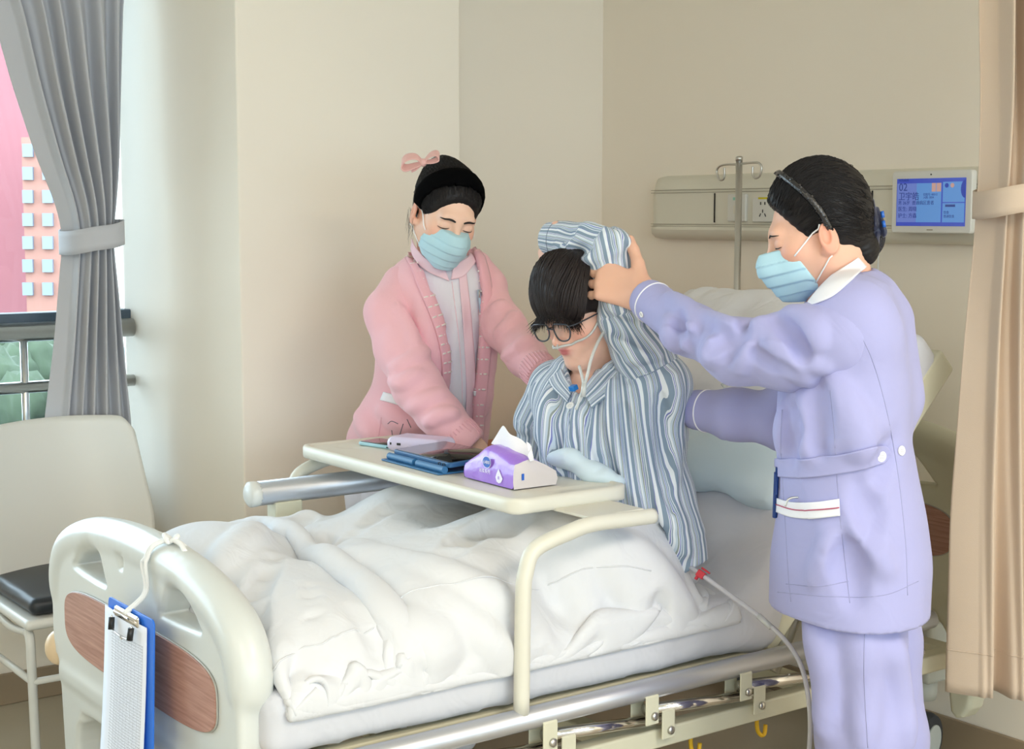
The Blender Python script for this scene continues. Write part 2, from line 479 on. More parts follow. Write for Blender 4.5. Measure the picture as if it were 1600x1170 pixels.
slab('baseboard_head', (XW, YH - .012, 0), (XR, YH, .1), M_cove, bevel=.004)
slab('baseboard_window', (-4.62, YB, 0), (-4.608, COLY0, .1), M_cove, bevel=.004)
slab('baseboard_column', (-4.608, COLY0 - .012, 0), (COLX, COLY0, .1), M_cove, bevel=.004)
slab('baseboard_column_front', (COLX, COLY0 - .012, 0), (COLX + .012, COLY1, .1), M_cove, bevel=.004)
# window band: frame, mullions, panes
wf = MB()
for y in (-0.05, -1.85, YB + .02): wf.box((WIN_X, y, 1.57), (.06, .045, 1.9))
wf.box((WIN_X, (YB + COLY0) / 2, .645), (.06, COLY0 - YB, .05)); wf.box((WIN_X, (YB + COLY0) / 2, 2.495), (.06, COLY0 - YB, .05))
win = tag(wf.go('window_1', M_dark, smooth=False, bevel=.004), kind='structure')
MB().box((WIN_X + .008, (YB + COLY0) / 2, 1.196), (.075, COLY0 - YB, .034)).go('transom', M_dark, win, smooth=False, bevel=.005)
mg = bpy.data.materials.new('window_glass'); mg.use_nodes = True; nt = mg.node_tree; nt.nodes.clear()
o_ = nt.nodes.new('ShaderNodeOutputMaterial'); mx = nt.nodes.new('ShaderNodeMixShader'); tr = nt.nodes.new('ShaderNodeBsdfTransparent'); gl = nt.nodes.new('ShaderNodeBsdfGlossy'); fr = nt.nodes.new('ShaderNodeFresnel')
fr.inputs[0].default_value = 1.3; gl.inputs['Roughness'].default_value = .02; tr.inputs[0].default_value = (.95, .98, .98, 1)
nt.links.new(fr.outputs[0], mx.inputs[0]); nt.links.new(tr.outputs[0], mx.inputs[1]); nt.links.new(gl.outputs[0], mx.inputs[2]); nt.links.new(mx.outputs[0], o_.inputs[0])
for y0, y1 in ((-0.03, COLY0 - .04), (-1.83, -.07), (YB + .04, -1.87)):
    MB().box((WIN_X, (y0 + y1) / 2, .925), (.006, y1 - y0, .51)).go('pane', mg, win, smooth=False)
    MB().box((WIN_X, (y0 + y1) / 2, 1.842), (.006, y1 - y0, 1.258)).go('pane', mg, win, smooth=False)
add_wf = MB()  # unseen window band added opposite so more daylight reaches the walls
for y in (-3.56, -1.9, -.1, 1.7, 3.40): add_wf.box((XR + .06, y, 1.65), (.06, .05, 1.5))
for z in (.925, 2.375): add_wf.box((XR + .06, -.08, z), (.06, 7.0, .05))
add_win = tag(add_wf.go('added_light_window', M_dark, smooth=False, bevel=.004), kind='structure')
for y0, y1 in ((-3.53, -1.93), (-1.87, -.13), (-.07, 1.67), (1.73, 3.37)): MB().box((XR + .06, (y0 + y1) / 2, 1.65), (.006, y1 - y0, 1.4)).go('pane', mg, add_win, smooth=False)
# stainless guard rail inside the window
RX = -4.67
rail = empty('window_guard_rail', (RX, .2, .62), 'stainless steel guard rail of tubes and posts across the window', 'railing')
z1 = at(100, 516, x=RX)[2]; z2 = at(100, 601, x=RX)[2]
MB().tube([(RX, YB + .05, z1), (RX, 1.868, z1)], .03, 14).go('rail_tube', M_steel, rail)
MB().tube([(RX, YB + .05, z2), (RX, 1.868, z2)], .019, 12).go('rail_tube', M_steel, rail)
ypost = at(40, 630, x=RX)[1]
for k in range(-4, 1): MB().tube([(RX, ypost + k * .75, .62), (RX, ypost + k * .75, z1)], .012, 10).go('post', M_steel, rail)

# ------------------------------------------------------------ outside
M_pink = mat('pink_red_facade', (150, 94, 98), .9, mottle=.08, mscale=.1)
M_pink2 = mat('orange_pink_facade', (158, 112, 98), .9)
M_pale = mat('pale_facade', (140, 144, 146), .9)
M_owin = mat('far_window_glass', (120, 130, 145), .3)
M_leaf = mat('hazy_foliage', (66, 78, 58), .9, mottle=.3, mscale=.5)
M_ground = mat('hazy_ground', (80, 92, 90), .95, mottle=.2, mscale=.05)
slab('ground', (-420, -200, -32.2), (-40, 420, -32), M_ground)
def far_building(name, label, px0, px1, top, d, dep, m, rows, cols, wall2=None, xs=None):
    a = at(px0, 335, d=d); b = at(px1, 335, d=d); zt = at((px0 + px1) / 2, top, d=d)[2]
    ex = nrm(b - a); w = np.linalg.norm(b - a); R = np.stack([ex, FH, UPW], 1); c = (a + b) / 2 + FH * dep / 2
    root = empty(name, (c[0], c[1], -32), label, 'building')
    MB().box((c[0], c[1], (zt - 32) / 2), (w, dep, zt + 32), R).go('wall_block', m, root, smooth=False)
    s = d / FPX; first = None
    for py in rows:
        for px in cols:
            v_ = FW * FPX + RT * (px - 800) + UPC * (585 - py); p = CAMP + v_ * (((a - CAMP) @ FH) / (v_ @ FH)) - FH * .25
            if first is None:
                first = MB().box((0, 0, 0), (16 * s, .6, 20 * s), R); me = pymesh('window', first.V, first.F); me.materials.append(M_owin)
            o = bpy.data.objects.new('window', me); COL.objects.link(o); o.parent = root; o.location = Vector(tuple(p)) - root.location
            if py == rows[0] and px == cols[0]: first = o
    return root
far_building('tower_block', 'red-pink windowless tower block at the left edge of the view', -260, 60, -260, 202, 14, M_pink, (), ())
far_building('apartment_block', 'orange-pink apartment block with rows of windows beyond the glass', 37, 98, 215, 186, 12, M_pink2, (235, 271, 307, 343, 379, 415, 451), (45, 76))
far_building('office_block', 'pale grey block right of the curtain, far outside', 150, 330, 345, 260, 14, M_pale, (362, 385, 408, 431, 454), (165, 185, 205, 225))
rs = np.random.RandomState(4)
def leafy(seed):
    bm = bmesh.new(); r = random.Random(seed)
    for k in range(9):
        c = Vector((r.uniform(-3.4, 3.4), r.uniform(-3.4, 3.4), r.uniform(-2.4, 3.2))); mtx = Matrix.Translation(c) @ Matrix.Diagonal((1, 1, .85, 1))
        g = bmesh.ops.create_icosphere(bm, subdivisions=3, radius=r.uniform(1.8, 3.0), matrix=mtx)
        for v in g['verts']:
            q = v.co; v.co = c + (q - c) * (1 + .16 * math.sin(3.1 * q.x + 1.7 * q.z) * math.sin(2.7 * q.y + seed) + r.uniform(-.09, .09))
    me = bpy.data.meshes.new('crown'); bm.to_mesh(me); bm.free(); me.materials.append(M_leaf); me.polygons.foreach_set('use_smooth', [True] * len(me.polygons)); return me
crowns = [leafy(k) for k in range(3)]
def trunk_mesh():
    mb = MB().tube([(0, 0, -14), (0.2, 0, -6), (0, .1, 0)], [.5, .4, .2], 8); me = pymesh('trunk', mb.V, mb.F); me.materials.append(M_ground); return me
tr_me = trunk_mesh()
places = [(-30, 556, 170), (70, 552, 176), (205, 556, 172), (15, 600, 128), (128, 596, 132), (222, 604, 126), (60, 660, 96), (185, 655, 94)]
for i, (px, py, d) in enumerate(places):
    p = at(px, py + 25, d=d)
    t = empty('tree', (p[0], p[1], p[2] - 14), 'hazy blue-green tree below the window outside', 'tree', 'trees outside the window')
    for nm, me in (('crown', crowns[i % 3]), ('trunk', tr_me)):
        o = bpy.data.objects.new(nm, me); COL.objects.link(o); o.parent = t; o.location = (0, 0, 14)
    t.rotation_euler.z = i * 1.3; t.scale = (.8, .8, 1)

# ------------------------------------------------------------ curtains
def interp_edges(edges, z, key):
    e = np.array(sorted(edges, key=lambda q: q[0])); return np.interp(z, e[:, 0], e[:, 1])
def curtain(name, label, cat, plane, left, right, tie, m, folds, amp, zb, zt, seed, band=None, hem=None):
    """pleated cloth gathered by a tieback; left/right are (z, lateral) edges in the plane (o, eu, en)"""
    o, eu, en = plane; rr = np.random.RandomState(seed)
    nz_, nu = 90, folds * 24 + 1
    Z = np.linspace(zt, zb, nz_); U = np.linspace(0, 1, nu)
    ph = np.cumsum(.6 + .8 * rr.rand(folds + 2)); ph = ph / ph[-1]
    base = np.interp(U, ph, np.arange(len(ph)) * math.pi * 2 * .98) if True else 0
    P = np.zeros((nz_, nu, 3))
    smooth = lambda e: interp_edges(e, Z, 0)
    L, Rr = smooth(left), smooth(right)
    for k in range(6):
        L = np.convolve(np.pad(L, 1, 'edge'), [.25, .5, .25], 'valid'); Rr = np.convolve(np.pad(Rr, 1, 'edge'), [.25, .5, .25], 'valid')
    for i, z in enumerate(Z):
        w = Rr[i] - L[i]
        tz = math.exp(-((z - tie) / .22) ** 2)
        a = amp * (1 - .5 * tz) * (.85 + .3 * math.sin(z * 3 + seed))
        f = np.sin(base + .35 * np.sin(z * 2.2 + seed)) * .7 + .3 * np.sin(base * 2.1 + z * 1.6 + 1)
        f = np.sign(f) * np.abs(f) ** .8
        env = np.sin(np.pi * np.clip(U, .0, 1)) ** .35
        u = L[i] + w * (U + .010 * np.sin(base * 1.0 + 1.2) * env)
        bow = .05 * np.sin(np.pi * U) * (1 + .8 * tz)
        P[i] = o + np.outer(u, eu) + np.outer(f * a * (.35 + .65 * env) + bow, en)
        P[i, :, 2] = z
    root = empty(name, (*(o + eu * (L[-1] + Rr[-1]) / 2)[:2], zb), label, cat)
    ob = grid('curtain_cloth', P, m, root, thick=.0025)
    k = np.argmin(np.abs(Z - tie)); lo, hi = L[k], Rr[k]; c = (lo + hi) / 2; hw = (hi - lo) / 2
    T = []
    for i in range(41):
        q = 2 * math.pi * i / 40
        x = c + (hw + .008) * math.copysign(abs(math.cos(q)) ** .7, math.cos(q)); yv = (amp + .062) * math.copysign(abs(math.sin(q)) ** .8, math.sin(q)) + .035
        T.append([o + eu * x + en * yv + UPW * (tie + dz - o[2] + .018 * math.cos(q)) for dz in np.linspace(-band / 2, band / 2, 5)])
    grid('tieback', np.array(T), m, root, thick=.004)
    if hem:
        for hz in hem:
            j = np.argmin(np.abs(Z - hz)); MB().tube(P[j] + en * .002, .0013, 5).go('hem_stitch', m, root)
    return root
gx = -4.52
go = np.array([gx, 0, 0.]); eu_y = np.array([0, 1., 0]); en_x = np.array([1., 0, 0])
ge = lambda pts: [(at(px, py, x=gx)[2], at(px, py, x=gx)[1]) for px, py in pts]
curtain('grey_curtain', 'grey window curtain gathered by a tieback beside the column', 'curtain', (go, eu_y, en_x),
        ge([(-150, -240), (-60, -90), (-18, 0), (18, 130), (58, 250), (88, 320), (99, 368), (94, 420), (84, 540), (70, 650), (50, 830)]),
        ge([(215, -240), (204, -90), (193, 0), (190, 130), (188, 250), (180, 330), (174, 368), (183, 440), (196, 560), (206, 650), (216, 830)]),
        at(138, 370, x=gx)[2], M_grey, 5, .042, at(140, 830, x=gx)[2], 2.48, 3, band=.072)
td = 3.55
TO = CAMP + FH * td; TO[2] = 0
def te(pts):
    out = []
    for px, py in pts:
        p = at(px, py, d=td / math.cos(PITCH)); v = FW * FPX + RT * (px - 800) + UPC * (585 - py); t = td / (v @ FH); p = CAMP + t * v
        out.append((p[2], (p - TO) @ RT))
    return out
tz = te([(1560, 309)])[0][0]
curtain('tan_privacy_curtain', 'tan privacy curtain tied back at the right edge of the room', 'curtain', (TO, RT, -FH),
        te([(1531, -250), (1531, 0), (1534, 150), (1530, 270), (1527, 310), (1522, 380), (1506, 540), (1484, 800), (1476, 1062)]),
        te([(1668, -250), (1660, 0), (1648, 150), (1632, 270), (1626, 310), (1630, 380), (1650, 540), (1676, 800), (1690, 1062)]),
        tz, M_tan, 4, .05, te([(1540, 1078)])[0][0], 2.7, 8, band=.064, hem=(te([(1540, 1010)])[0][0],))

# ------------------------------------------------------------ ceiling lamps (real fixtures behind the camera's view)
M_lampg = bpy.data.materials.new('lamp_diffuser'); M_lampg.use_nodes = True
b_ = M_lampg.node_tree.nodes['Principled BSDF']; b_.inputs['Emission Color'].default_value = (1, .86, .68, 1); b_.inputs['Emission Strength'].default_value = 1.5
for lx, ly in CEIL_LAMPS:
    t = empty('ceiling_lamp', (lx, ly, 2.70), 'square recessed ceiling lamp with white frame', 'lamp', 'ceiling lamps')
    mb = MB()
    for sx, sy, w, h in ((-.64, 0, .04, 1.32), (.64, 0, .04, 1.32), (0, -.64, 1.24, .04), (0, .64, 1.24, .04)): mb.box((lx + sx, ly + sy, 2.735), (w, h, .03))
    mb.go('lamp_frame', M_white, t, smooth=False)
    MB().box((lx, ly, 2.746), (1.24, 1.24, .008)).go('diffuser', M_lampg, t, smooth=False)

# ------------------------------------------------------------ visitor chair
CX = -4.35
chair = empty('visitor_chair', (-4.12, 1.52, 0), 'white tube-framed chair with black padded seat under the window', 'chair')
zt_ = .905; zb_ = .46
rows = []
for t in np.linspace(0, 1, 14):
    z = zb_ - .02 + (zt_ - zb_ + .02) * t
    y0 = 1.285 + .02 * t; y1 = np.interp(t, [0, .35, 1], [1.76, 1.785, 1.752])
    row = []
    for u in np.linspace(0, 1, 22):
        y = y0 + (y1 - y0) * u
        x = CX - .10 * t + .05 * (2 * u - 1) ** 2 + (.03 * (1 - t) ** 2)
        edge = min(u, 1 - u); dz = -.05 * max(0, 1 - edge / .07) ** 2 * t ** 8 + .008 * math.sin(math.pi * u) * t
        row.append((x, y, z + dz))
    rows.append(row)
grid('backrest', np.array(rows), M_white, chair, thick=.022, subd=1)
def chair_seat(name, z, th, m, grow, dome):
    s = Sdf(); c = (-4.14, 1.505, z); s.box(c, (.215 + grow, .245 + grow, th), rnd=min(th * .98, .03), k=.0)
    if dome: s.ell((c[0], c[1], z + th * .55), (.19, .22, .022), k=.02)
    return link(name, s.mesh(name, .008), m, chair)
chair_seat('seat_cushion', .470, .024, mat('black_vinyl', (30, 36, 42), .42), -.012, True)
chair_seat('seat_pan', .430, .014, M_white, .012, False)
for yy in (1.27, 1.74):
    MB().tube(catmull([(-3.97, yy, .41), (-3.95, yy, .38), (-3.945, yy, .3), (-3.93, yy, 0.0)], 6), .0125, 10).go('leg', M_white, chair)
    MB().tube(catmull([(-4.30, yy, .41), (-4.33, yy, .38), (-4.35, yy, .3), (-4.39, yy, 0.0)], 6), .0125, 10).go('leg', M_white, chair)
    MB().tube([(-3.94, yy, .27), (-4.352, yy, .27)], .010, 8).go('stretcher', M_white, chair)
    MB().tube(catmull([(-4.30, yy, .41), (-4.12, yy, .385), (-3.97, yy, .40)], 8), .011, 8).go('seat_rail', M_white, chair)
MB().tube([(-3.94, 1.27, .27), (-3.94, 1.74, .27)], .010, 8).go('stretcher', M_white, chair)

# ------------------------------------------------------------ bedhead service panel on the head wall
YP = YH - .045
px0, px1 = at(1013, 320, y=YP)[0], XR * 0 - 1.2
unit = empty('bedhead_service_panel', ((px0 + px1) / 2, YH, 1.43), 'long cream bedhead service panel with sockets on the head wall', 'wall panel')
prof = [(0, 1.436), (-.035, 1.440), (-.052, 1.452), (-.056, 1.470), (-.045, 1.482), (-.045, 1.590), (-.042, 1.602), (-.020, 1.645), (0, 1.650)]
secs = []
for x, sx, sz in [(px0, .25, .78), (px0 + .006, .6, .9), (px0 + .02, .85, .97), (px0 + .05, 1, 1), (px1, 1, 1)]:
    secs.append([(x, YH + dy * sx, 1.54 + (z - 1.54) * sz) for dy, z in prof])
P = np.array(secs); mbp = MB(); a, b = P.shape[:2]
mbp.add(P.reshape(-1, 3), [(i * b + j, (i + 1) * b + j, (i + 1) * b + j + 1, i * b + j + 1) for i in range(a - 1) for j in range(b - 1)] + [tuple(range(b))])
mbp.go('housing', M_cream, unit, sharp=50)
M_groove = mat('panel_groove', (150, 144, 128), .6)
for z in (1.481, 1.488, 1.592, 1.601): MB().box(((px0 + .01 + px1) / 2, YP - .0005, z), (px1 - px0 - .02, .002, .0018)).go('groove', M_groove, unit, smooth=False)
for p_ in (1117, 1363):
    x = at(p_, 320, y=YP)[0]; MB().box((x, YP - .001, 1.5415), (.004, .004, .094)).go('divider', M_black, unit, smooth=False)
def plate(name, pxa, pya, pxb, pyb):
    A = at(pxa, pya, y=YP - .006); B = at(pxb, pyb, y=YP - .006); c = (A + B) / 2
    return MB().box((c[0], YP - .004, c[2]), (abs(B[0] - A[0]), .012, abs(A[2] - B[2]))).go(name, M_white, unit, smooth=False, bevel=.003), c
pl, c = plate('light_switch', 1138, 303, 1166, 346)
MB().box((c[0], YP - .011, c[2] - .006), (.022, .004, .026)).go('rocker', M_cream, pl, smooth=False, bevel=.001)
M_mint = mat('mint_sticker', (150, 205, 190), .6); M_yel = mat('yellow_sticker', (205, 190, 40), .6)
MB().box((c[0] - .004, YP - .0104, c[2] + .028), (.022, .001, .009)).go('sticker', M_mint, pl, smooth=False)
pl, c = plate('power_socket', 1177, 309, 1212, 347)
MB().box((c[0], YP - .0104, c[2] + .036), (.046, .001, .006)).go('sticker', M_yel, pl, smooth=False)
for dx, dz, w, h, an in ((-.012, .02, .004, .009, 0), (.006, .02, .004, .009, 0), (-.003, -.004, .003, .010, 0), (-.014, -.016, .003, .011, .5), (.008, -.016, .003, .011, -.5)):
    R = np.array([[math.cos(an), 0, math.sin(an)], [0, 1, 0], [-math.sin(an), 0, math.cos(an)]])
    MB().box((c[0] + dx, YP - .0103, c[2] + dz), (w, .002, h), R).go('socket_slot', M_black, pl, smooth=False)

# bedside display
tl, trr, bl, br = at(1396, 268, y=YP - .05), at(1520, 264, y=YP - .05), at(1390, 362, y=YP - .05), at(1516, 367, y=YP - .05)
dx0, dx1 = (tl[0] + bl[0]) / 2, (trr[0] + br[0]) / 2; dz0, dz1 = (bl[2] + br[2]) / 2, (tl[2] + trr[2]) / 2
dc = np.array([(dx0 + dx1) / 2, YP - .05, (dz0 + dz1) / 2]); dw, dh = dx1 - dx0, dz1 - dz0
disp = empty('bedside_display', (dc[0], YP - .02, dz0), 'white bedside tablet display with blue screen on the service panel', 'display')
ex = np.array([1., 0, 0]); ez = UPW
MB().prism(rrect(dw, dh, .010), .022, dc + np.array([0, .022, 0]), ex, ez).go('casing', M_white, disp, bevel=.004, sharp=40)
MB().box(dc + np.array([0, .034, 0]), (dw * .5, .03, dh * .5)).go('mount', M_cream, disp, smooth=False)
def emit(name, rgb, s):
    m = mat(name, rgb, .25); b = m.node_tree.nodes['Principled BSDF']; b.inputs['Base Color'].default_value = tuple(v * .3 for v in lin(rgb)) + (1,)
    b.inputs['Emission Color'].default_value = lin(rgb) + (1,); b.inputs['Emission Strength'].default_value = s; return m
S_bg, S_pan, S_pan2, S_txt, S_bar, S_or, S_nav = [emit('screen_' + n, c, .6) for n, c in (('blue', (60, 110, 190)), ('panel_blue', (92, 142, 205)), ('panel_violet', (104, 124, 196)), ('ink', (44, 62, 130)), ('bar_blue', (60, 78, 180)), ('orange', (190, 150, 140)), ('navy', (40, 60, 160)))]
sw, sh = dw * .86, dh * .76; so = dc + np.array([0, -.0006, -dh * .005])
scr = MB().box(so + np.array([0, 0, 0]), (sw, .0012, sh)).go('screen', S_bar, disp, smooth=False)
def sbox(name, u0, v0, u1, v1, m, lay=1):
    c = so + np.array([(u0 + u1) / 2 * sw - sw / 2, -.0006 - .0004 * lay, sh / 2 - (v0 + v1) / 2 * sh])
    return MB().box(c, ((u1 - u0) * sw, .0004, (v1 - v0) * sh)).go(name, m, scr, smooth=False)
sbox('screen_panel', 0.01, .1, .66, .92, S_pan2); sbox('screen_panel', .30, .1, .66, .92, S_pan, 1.6); sbox('screen_panel', .68, .08, .99, .5, S_pan); sbox('screen_panel', .68, .52, .99, .92, S_pan)
sbox('screen_badge', .52, .1, .58, .28, S_or, 2); sbox('screen_badge', .59, .1, .655, .28, S_or, 2)
mbx = MB()
for (u, v, r_, m) in ((.735, .155, .03, S_nav), (.815, .155, .03, S_or)):
    c = so + np.array([u * sw - sw / 2, -.0013, sh / 2 - v * sh]); MB().lathe([(r_ * sw * .9, 0), (r_ * sw * .9, .0005)], c, (0, -1, 0), 16).go('screen_icon', m, scr, smooth=False)
c = so + np.array([.955 * sw - sw / 2, -.0013, sh / 2 - .22 * sh]); MB().prism([(math.cos(a) * .014, math.sin(a) * .024) for a in np.linspace(math.pi * .5, math.pi * 1.5, 12)], .0005, so + np.array([sw / 2 - .001, -.0011, sh / 2 - .23 * sh]), ex, ez).go('screen_icon', S_nav, scr, smooth=False)
def stext(body, u, v, size): text('screen_text', body, so + np.array([u * sw - sw / 2, -.0020, sh / 2 - v * sh]), ex, ez, size, S_txt, scr, .0002)
stext('02', .035, .255, .030); stext('卫宇皓', .03, .44, .024); stext('男 26岁  普通病区患者', .03, .545, .0125); stext('医生: 周晓', .03, .68, .0145); stext('护士: 方鑫', .03, .82, .0145)
stext('住院号: 00312', .40, .36, .008); stext('入院: 2024', .40, .42, .008); stext('医院病房', .03, .055, .009); stext('饮食', .70, .74, .009); stext('普通饮食', .70, .82, .009); sbox('screen_bar', .72, .55, .86, .6, S_txt, 2)
MB().lathe([(.0022, 0), (.0022, .001)], dc + np.array([0, -.0003, dh * .435]), (0, -1, 0), 10).go('camera_dot', M_black, disp)
MB().box(dc + np.array([0, -.0003, -dh * .445]), (.020, .0008, .003)).go('maker_mark', M_groove, disp, smooth=False)

# handset cord hanging behind the older nurse
cxy = at(1372, 410, y=YH - .03)
cord = []
for i in range(140):
    t = i / 139; z = 1.44 - .26 * t; q = 2 * math.pi * t * 15
    r_ = .012 * min(1, max(0, (t - .45) * 6)); cord.append((cxy[0] + r_ * math.cos(q), cxy[1] + .5 * r_ * math.sin(q), z))
co_ = MB().tube(cord, .0025, 6).go('call_handset_cord', M_white); tag(co_, 'white coiled call cord hanging on the head wall behind the older woman', 'cord')

# infusion pole
pp = at(1155, 250, y=3.33)
pole = empty('infusion_pole', (pp[0], pp[1], .3), 'steel infusion pole with two curled hooks behind the bed', 'pole')
MB().tube([(pp[0], pp[1], .3), (pp[0], pp[1], pp[2])], .0105, 14).go('pole_tube', M_steel, pole)
MB().lathe([(.0115, 0), (.0115, .01), (.008, .014)], (pp[0], pp[1], pp[2] - .002)).go('pole_cap', M_steel, pole)
for pts in ([(1155, 257), (1135, 257), (1124, 260), (1120, 268), (1124, 280), (1130, 280), (1132, 272), (1132, 262)], [(1155, 256), (1176, 254), (1186, 255), (1190, 262), (1187, 275), (1180, 278), (1176, 272), (1176, 260)]):
    MB().tube(catmull([at(a, b, y=3.33) for a, b in pts], 8), .0035, 8).go('hook', M_steel, pole)

# bedside cabinet behind the far side of the bed
ca = empty('bedside_cabinet', (-3.86, 3.02, 0), 'low wooden bedside cabinet beyond the bed with orange-brown top', 'cabinet')
MB().box((-3.88, 3.05, .38), (.48, .62, .70)).go('carcass', M_cabwood, ca, smooth=False, bevel=.006)
MB().box((-3.88, 3.05, .745), (.52, .66, .03)).go('cabinet_top', mat('orange_brown_top', (186, 108, 66), .4), ca, smooth=False, bevel=.006)
for z in (.2, .54):
    f_ = MB().box((-3.632, 3.05, z), (.02, .58, .30)).go('drawer', M_cabwood, ca, smooth=False, bevel=.004)
    MB().tube([(-3.615, 2.98, z), (-3.605, 2.99, z), (-3.605, 3.11, z), (-3.615, 3.12, z)], .006, 8).go('handle', M_steel, f_)
for sx in (-.2, .2):
    for sy in (-.26, .26): MB().tube([(-3.88 + sx, 3.05 + sy, 0), (-3.88 + sx, 3.05 + sy, .035)], .02, 10).go('foot', M_black, ca)
# ------------------------------------------------------------ hospital bed
bed = empty('hospital_bed', (-2.83, 2.2, 0), 'cream hospital bed with wood veneer panels and lowered near rail', 'bed')
FY = 1.14                                   # front face of the footboard
def poly_sd(pts):
    A = np.array(pts, np.float32); Bp = np.roll(A, -1, 0)
    def f(x, z):
        d = np.full(x.shape, 1e9, np.float32); sg = np.ones(x.shape, np.float32)
        for (ax, az), (bx, bz) in zip(A, Bp):
            ex_, ez_ = bx - ax, bz - az; wx, wz = x - ax, z - az
            t = np.clip((wx * ex_ + wz * ez_) / (ex_ * ex_ + ez_ * ez_), 0, 1)
            qx, qz = wx - ex_ * t, wz - ez_ * t; d = np.minimum(d, qx * qx + qz * qz)
            c = (z >= az) != (z >= bz); side = (ex_ * wz - ez_ * wx) > 0
            sg = np.where(c & (side == (bz > az)), -sg, sg)
        return sg * np.sqrt(d)
    return f
def bedboard(name, y, lift, face):
    """moulded end board: arched rim, three grips, recessed veneer panel (face = -1 looks to -y)"""
    cx = -2.83 if face > 0 else -2.898
    ws = 1. if face > 0 else .915
    top = [(-.535, .52), (-.537, .70), (-.525, .765), (-.49, .815), (-.42, .85), (-.30, .879), (-.15, .895), (0, .90)]
    if face < 0: top = [(a * ws, b - .036 * min(1, max(0, (b - .6) / .2))) for a, b in top]
    half = top + [(-a, b) for a, b in top[-2::-1]]
    low = [(.50, .49), (.485, .36), (.46, .17), (.40, .15), (.385, .33), (.35, .385), (.28, .41), (-.28, .41), (-.35, .385), (-.385, .33), (-.40, .15), (-.46, .17), (-.485, .36), (-.50, .49)]
    low = [(a * ws, b) for a, b in low]
    out = [(cx + a, b + lift) for a, b in half + low]
    fo = poly_sd(catmull(out, 3, True))
    grip = [(.20, .818), (.25, .818), (.32, .755), (.318, .742), (.16, .735), (.155, .75)]
    grip = catmull(grip, 4, True); gr = poly_sd([(cx + a, b + lift) for a, b in grip]); gl = poly_sd([(cx - a, b + lift) for a, b in grip])
    gm = poly_sd([(cx - .085, .825 + lift), (cx - .03, .83 + lift), (cx - .045, .785 + lift), (cx - .065, .785 + lift)])
    rim = catmull([(cx + a * .965, b + lift - .022) for a, b in half[1:-1]], 4)
    R3 = np.stack([rim[:, 0], np.full(len(rim), y), rim[:, 1]], 1)
    s = Sdf()
    def body(P):
        x, z = P[..., 0], P[..., 2]; q = np.abs(P[..., 1] - y) - np.float32(.0205)
        o = fo(x, z) + np.float32(.014)
        g = np.minimum(np.minimum(gr(x, z) - np.float32(.014), gl(x, z) - np.float32(.014)), gm(x, z) - np.float32(.006))
        o = np.maximum(o, -g)
        a = np.maximum(o, 0); b_ = np.maximum(q, 0)
        return np.sqrt(a * a + b_ * b_) + np.minimum(np.maximum(o, q), 0) - np.float32(.014)
    s.func(body, (cx, y, .52 + lift), .72, k=.0)
    s.path(R3, .031 if face < 0 else .036, k=.022)
    s.box((cx, y, .475 + lift), (.485 * ws, .036, .018), rnd=.012, k=.02)
    return s.mesh(name, .0055), s
fbm, fbs = bedboard('footboard', FY + .036, 0, -1)
M_board = mat('moulded_board_plastic', (207, 210, 206), .3, spec=.5)
fb = link('footboard', fbm, M_board, bed)
def board_panel(y, lift, parent, fy):
    cx = -2.885 if fy < 0 else -2.83
    pts = [(.396 * math.copysign(abs(math.cos(q)) ** .42, math.cos(q)), .621 + .076 * math.copysign(abs(math.sin(q)) ** .55, math.sin(q))) for q in np.linspace(0, 2 * math.pi, 72, endpoint=False)]
    o = np.array([cx, y, lift])
    MB().prism(pts, .006, o, np.array([1., 0, 0]), UPW).go('veneer_panel', M_wood, parent, bevel=.0012, sharp=30)
    MB().tube([np.array([cx + p[0], y - .001, p[1] + lift]) for p in pts], .0022, 6, closed=True).go('panel_edge', mat('panel_edge_grey', (170, 168, 160), .4), parent)
board_panel(FY + .0, 0, fb, -1)
M_bump = mat('cream_bumper', (222, 196, 160), .35)
sb = Sdf(); sb.ell((-3.395, FY + .02, .515), (.032, .034, .042)); link('corner_bumper', sb.mesh('corner_bumper', .005), M_bump, fb)
sb = Sdf(); sb.ell((-2.402, FY + .02, .515), (.032, .034, .042)); link('corner_bumper', sb.mesh('corner_bumper', .005), M_bump, fb)
hbm, hbs = bedboard('headboard', 3.22, .07, 1)
hb = link('headboard', hbm, M_beige, bed)
board_panel(3.22 - .0335, .07, hb, 1)
# frame beams, cross pieces, casters
fr_ = MB()
for x in (-2.365, -3.295): fr_.box((x, 2.18, .402), (.045, 1.98, .044))
for y in (1.24, 2.0, 2.62, 3.12): fr_.box((-2.83, y, .402), (.89, .05, .036))
frame = fr_.go('bed_frame', M_beige, bed, smooth=False, bevel=.006)
dk = MB()
for x in (-2.40, -3.26): dk.box((x, 1.85, .515), (.03, 1.25, .03))
for y in np.arange(1.3, 2.45, .16): dk.box((-2.83, y, .52), (.84, .07, .012))
deck = dk.go('mattress_deck', M_beige, bed, smooth=False, bevel=.004)
hg = np.array([0, 2.45, .53]); bd = nrm([0, .60, .60]); bn = np.array([0, -bd[2], bd[1]])
Rb = np.stack([np.array([1., 0, 0]), bd, bn], 1)
bk = MB().box((-2.83, *(hg + bd * .43 - bn * .012)[1:]), (.90, .87, .02), Rb)
bk.box((-2.385, *(hg + bd * .43 + bn * .015)[1:]), (.03, .87, .075), Rb); bk.box((-3.275, *(hg + bd * .43 + bn * .015)[1:]), (.03, .87, .075), Rb)
bk.box((-2.83, *(hg + bd * .865 + bn * .015)[1:]), (.92, .03, .075), Rb)
back = bk.go('back_section', M_beige, bed, smooth=False, bevel=.008)
for x in (-2.45, -3.21):
    MB().tube([(x, 2.55, .44), (x, *(hg + bd * .55)[1:])], .014, 10).go('back_strut', M_steel, bed)
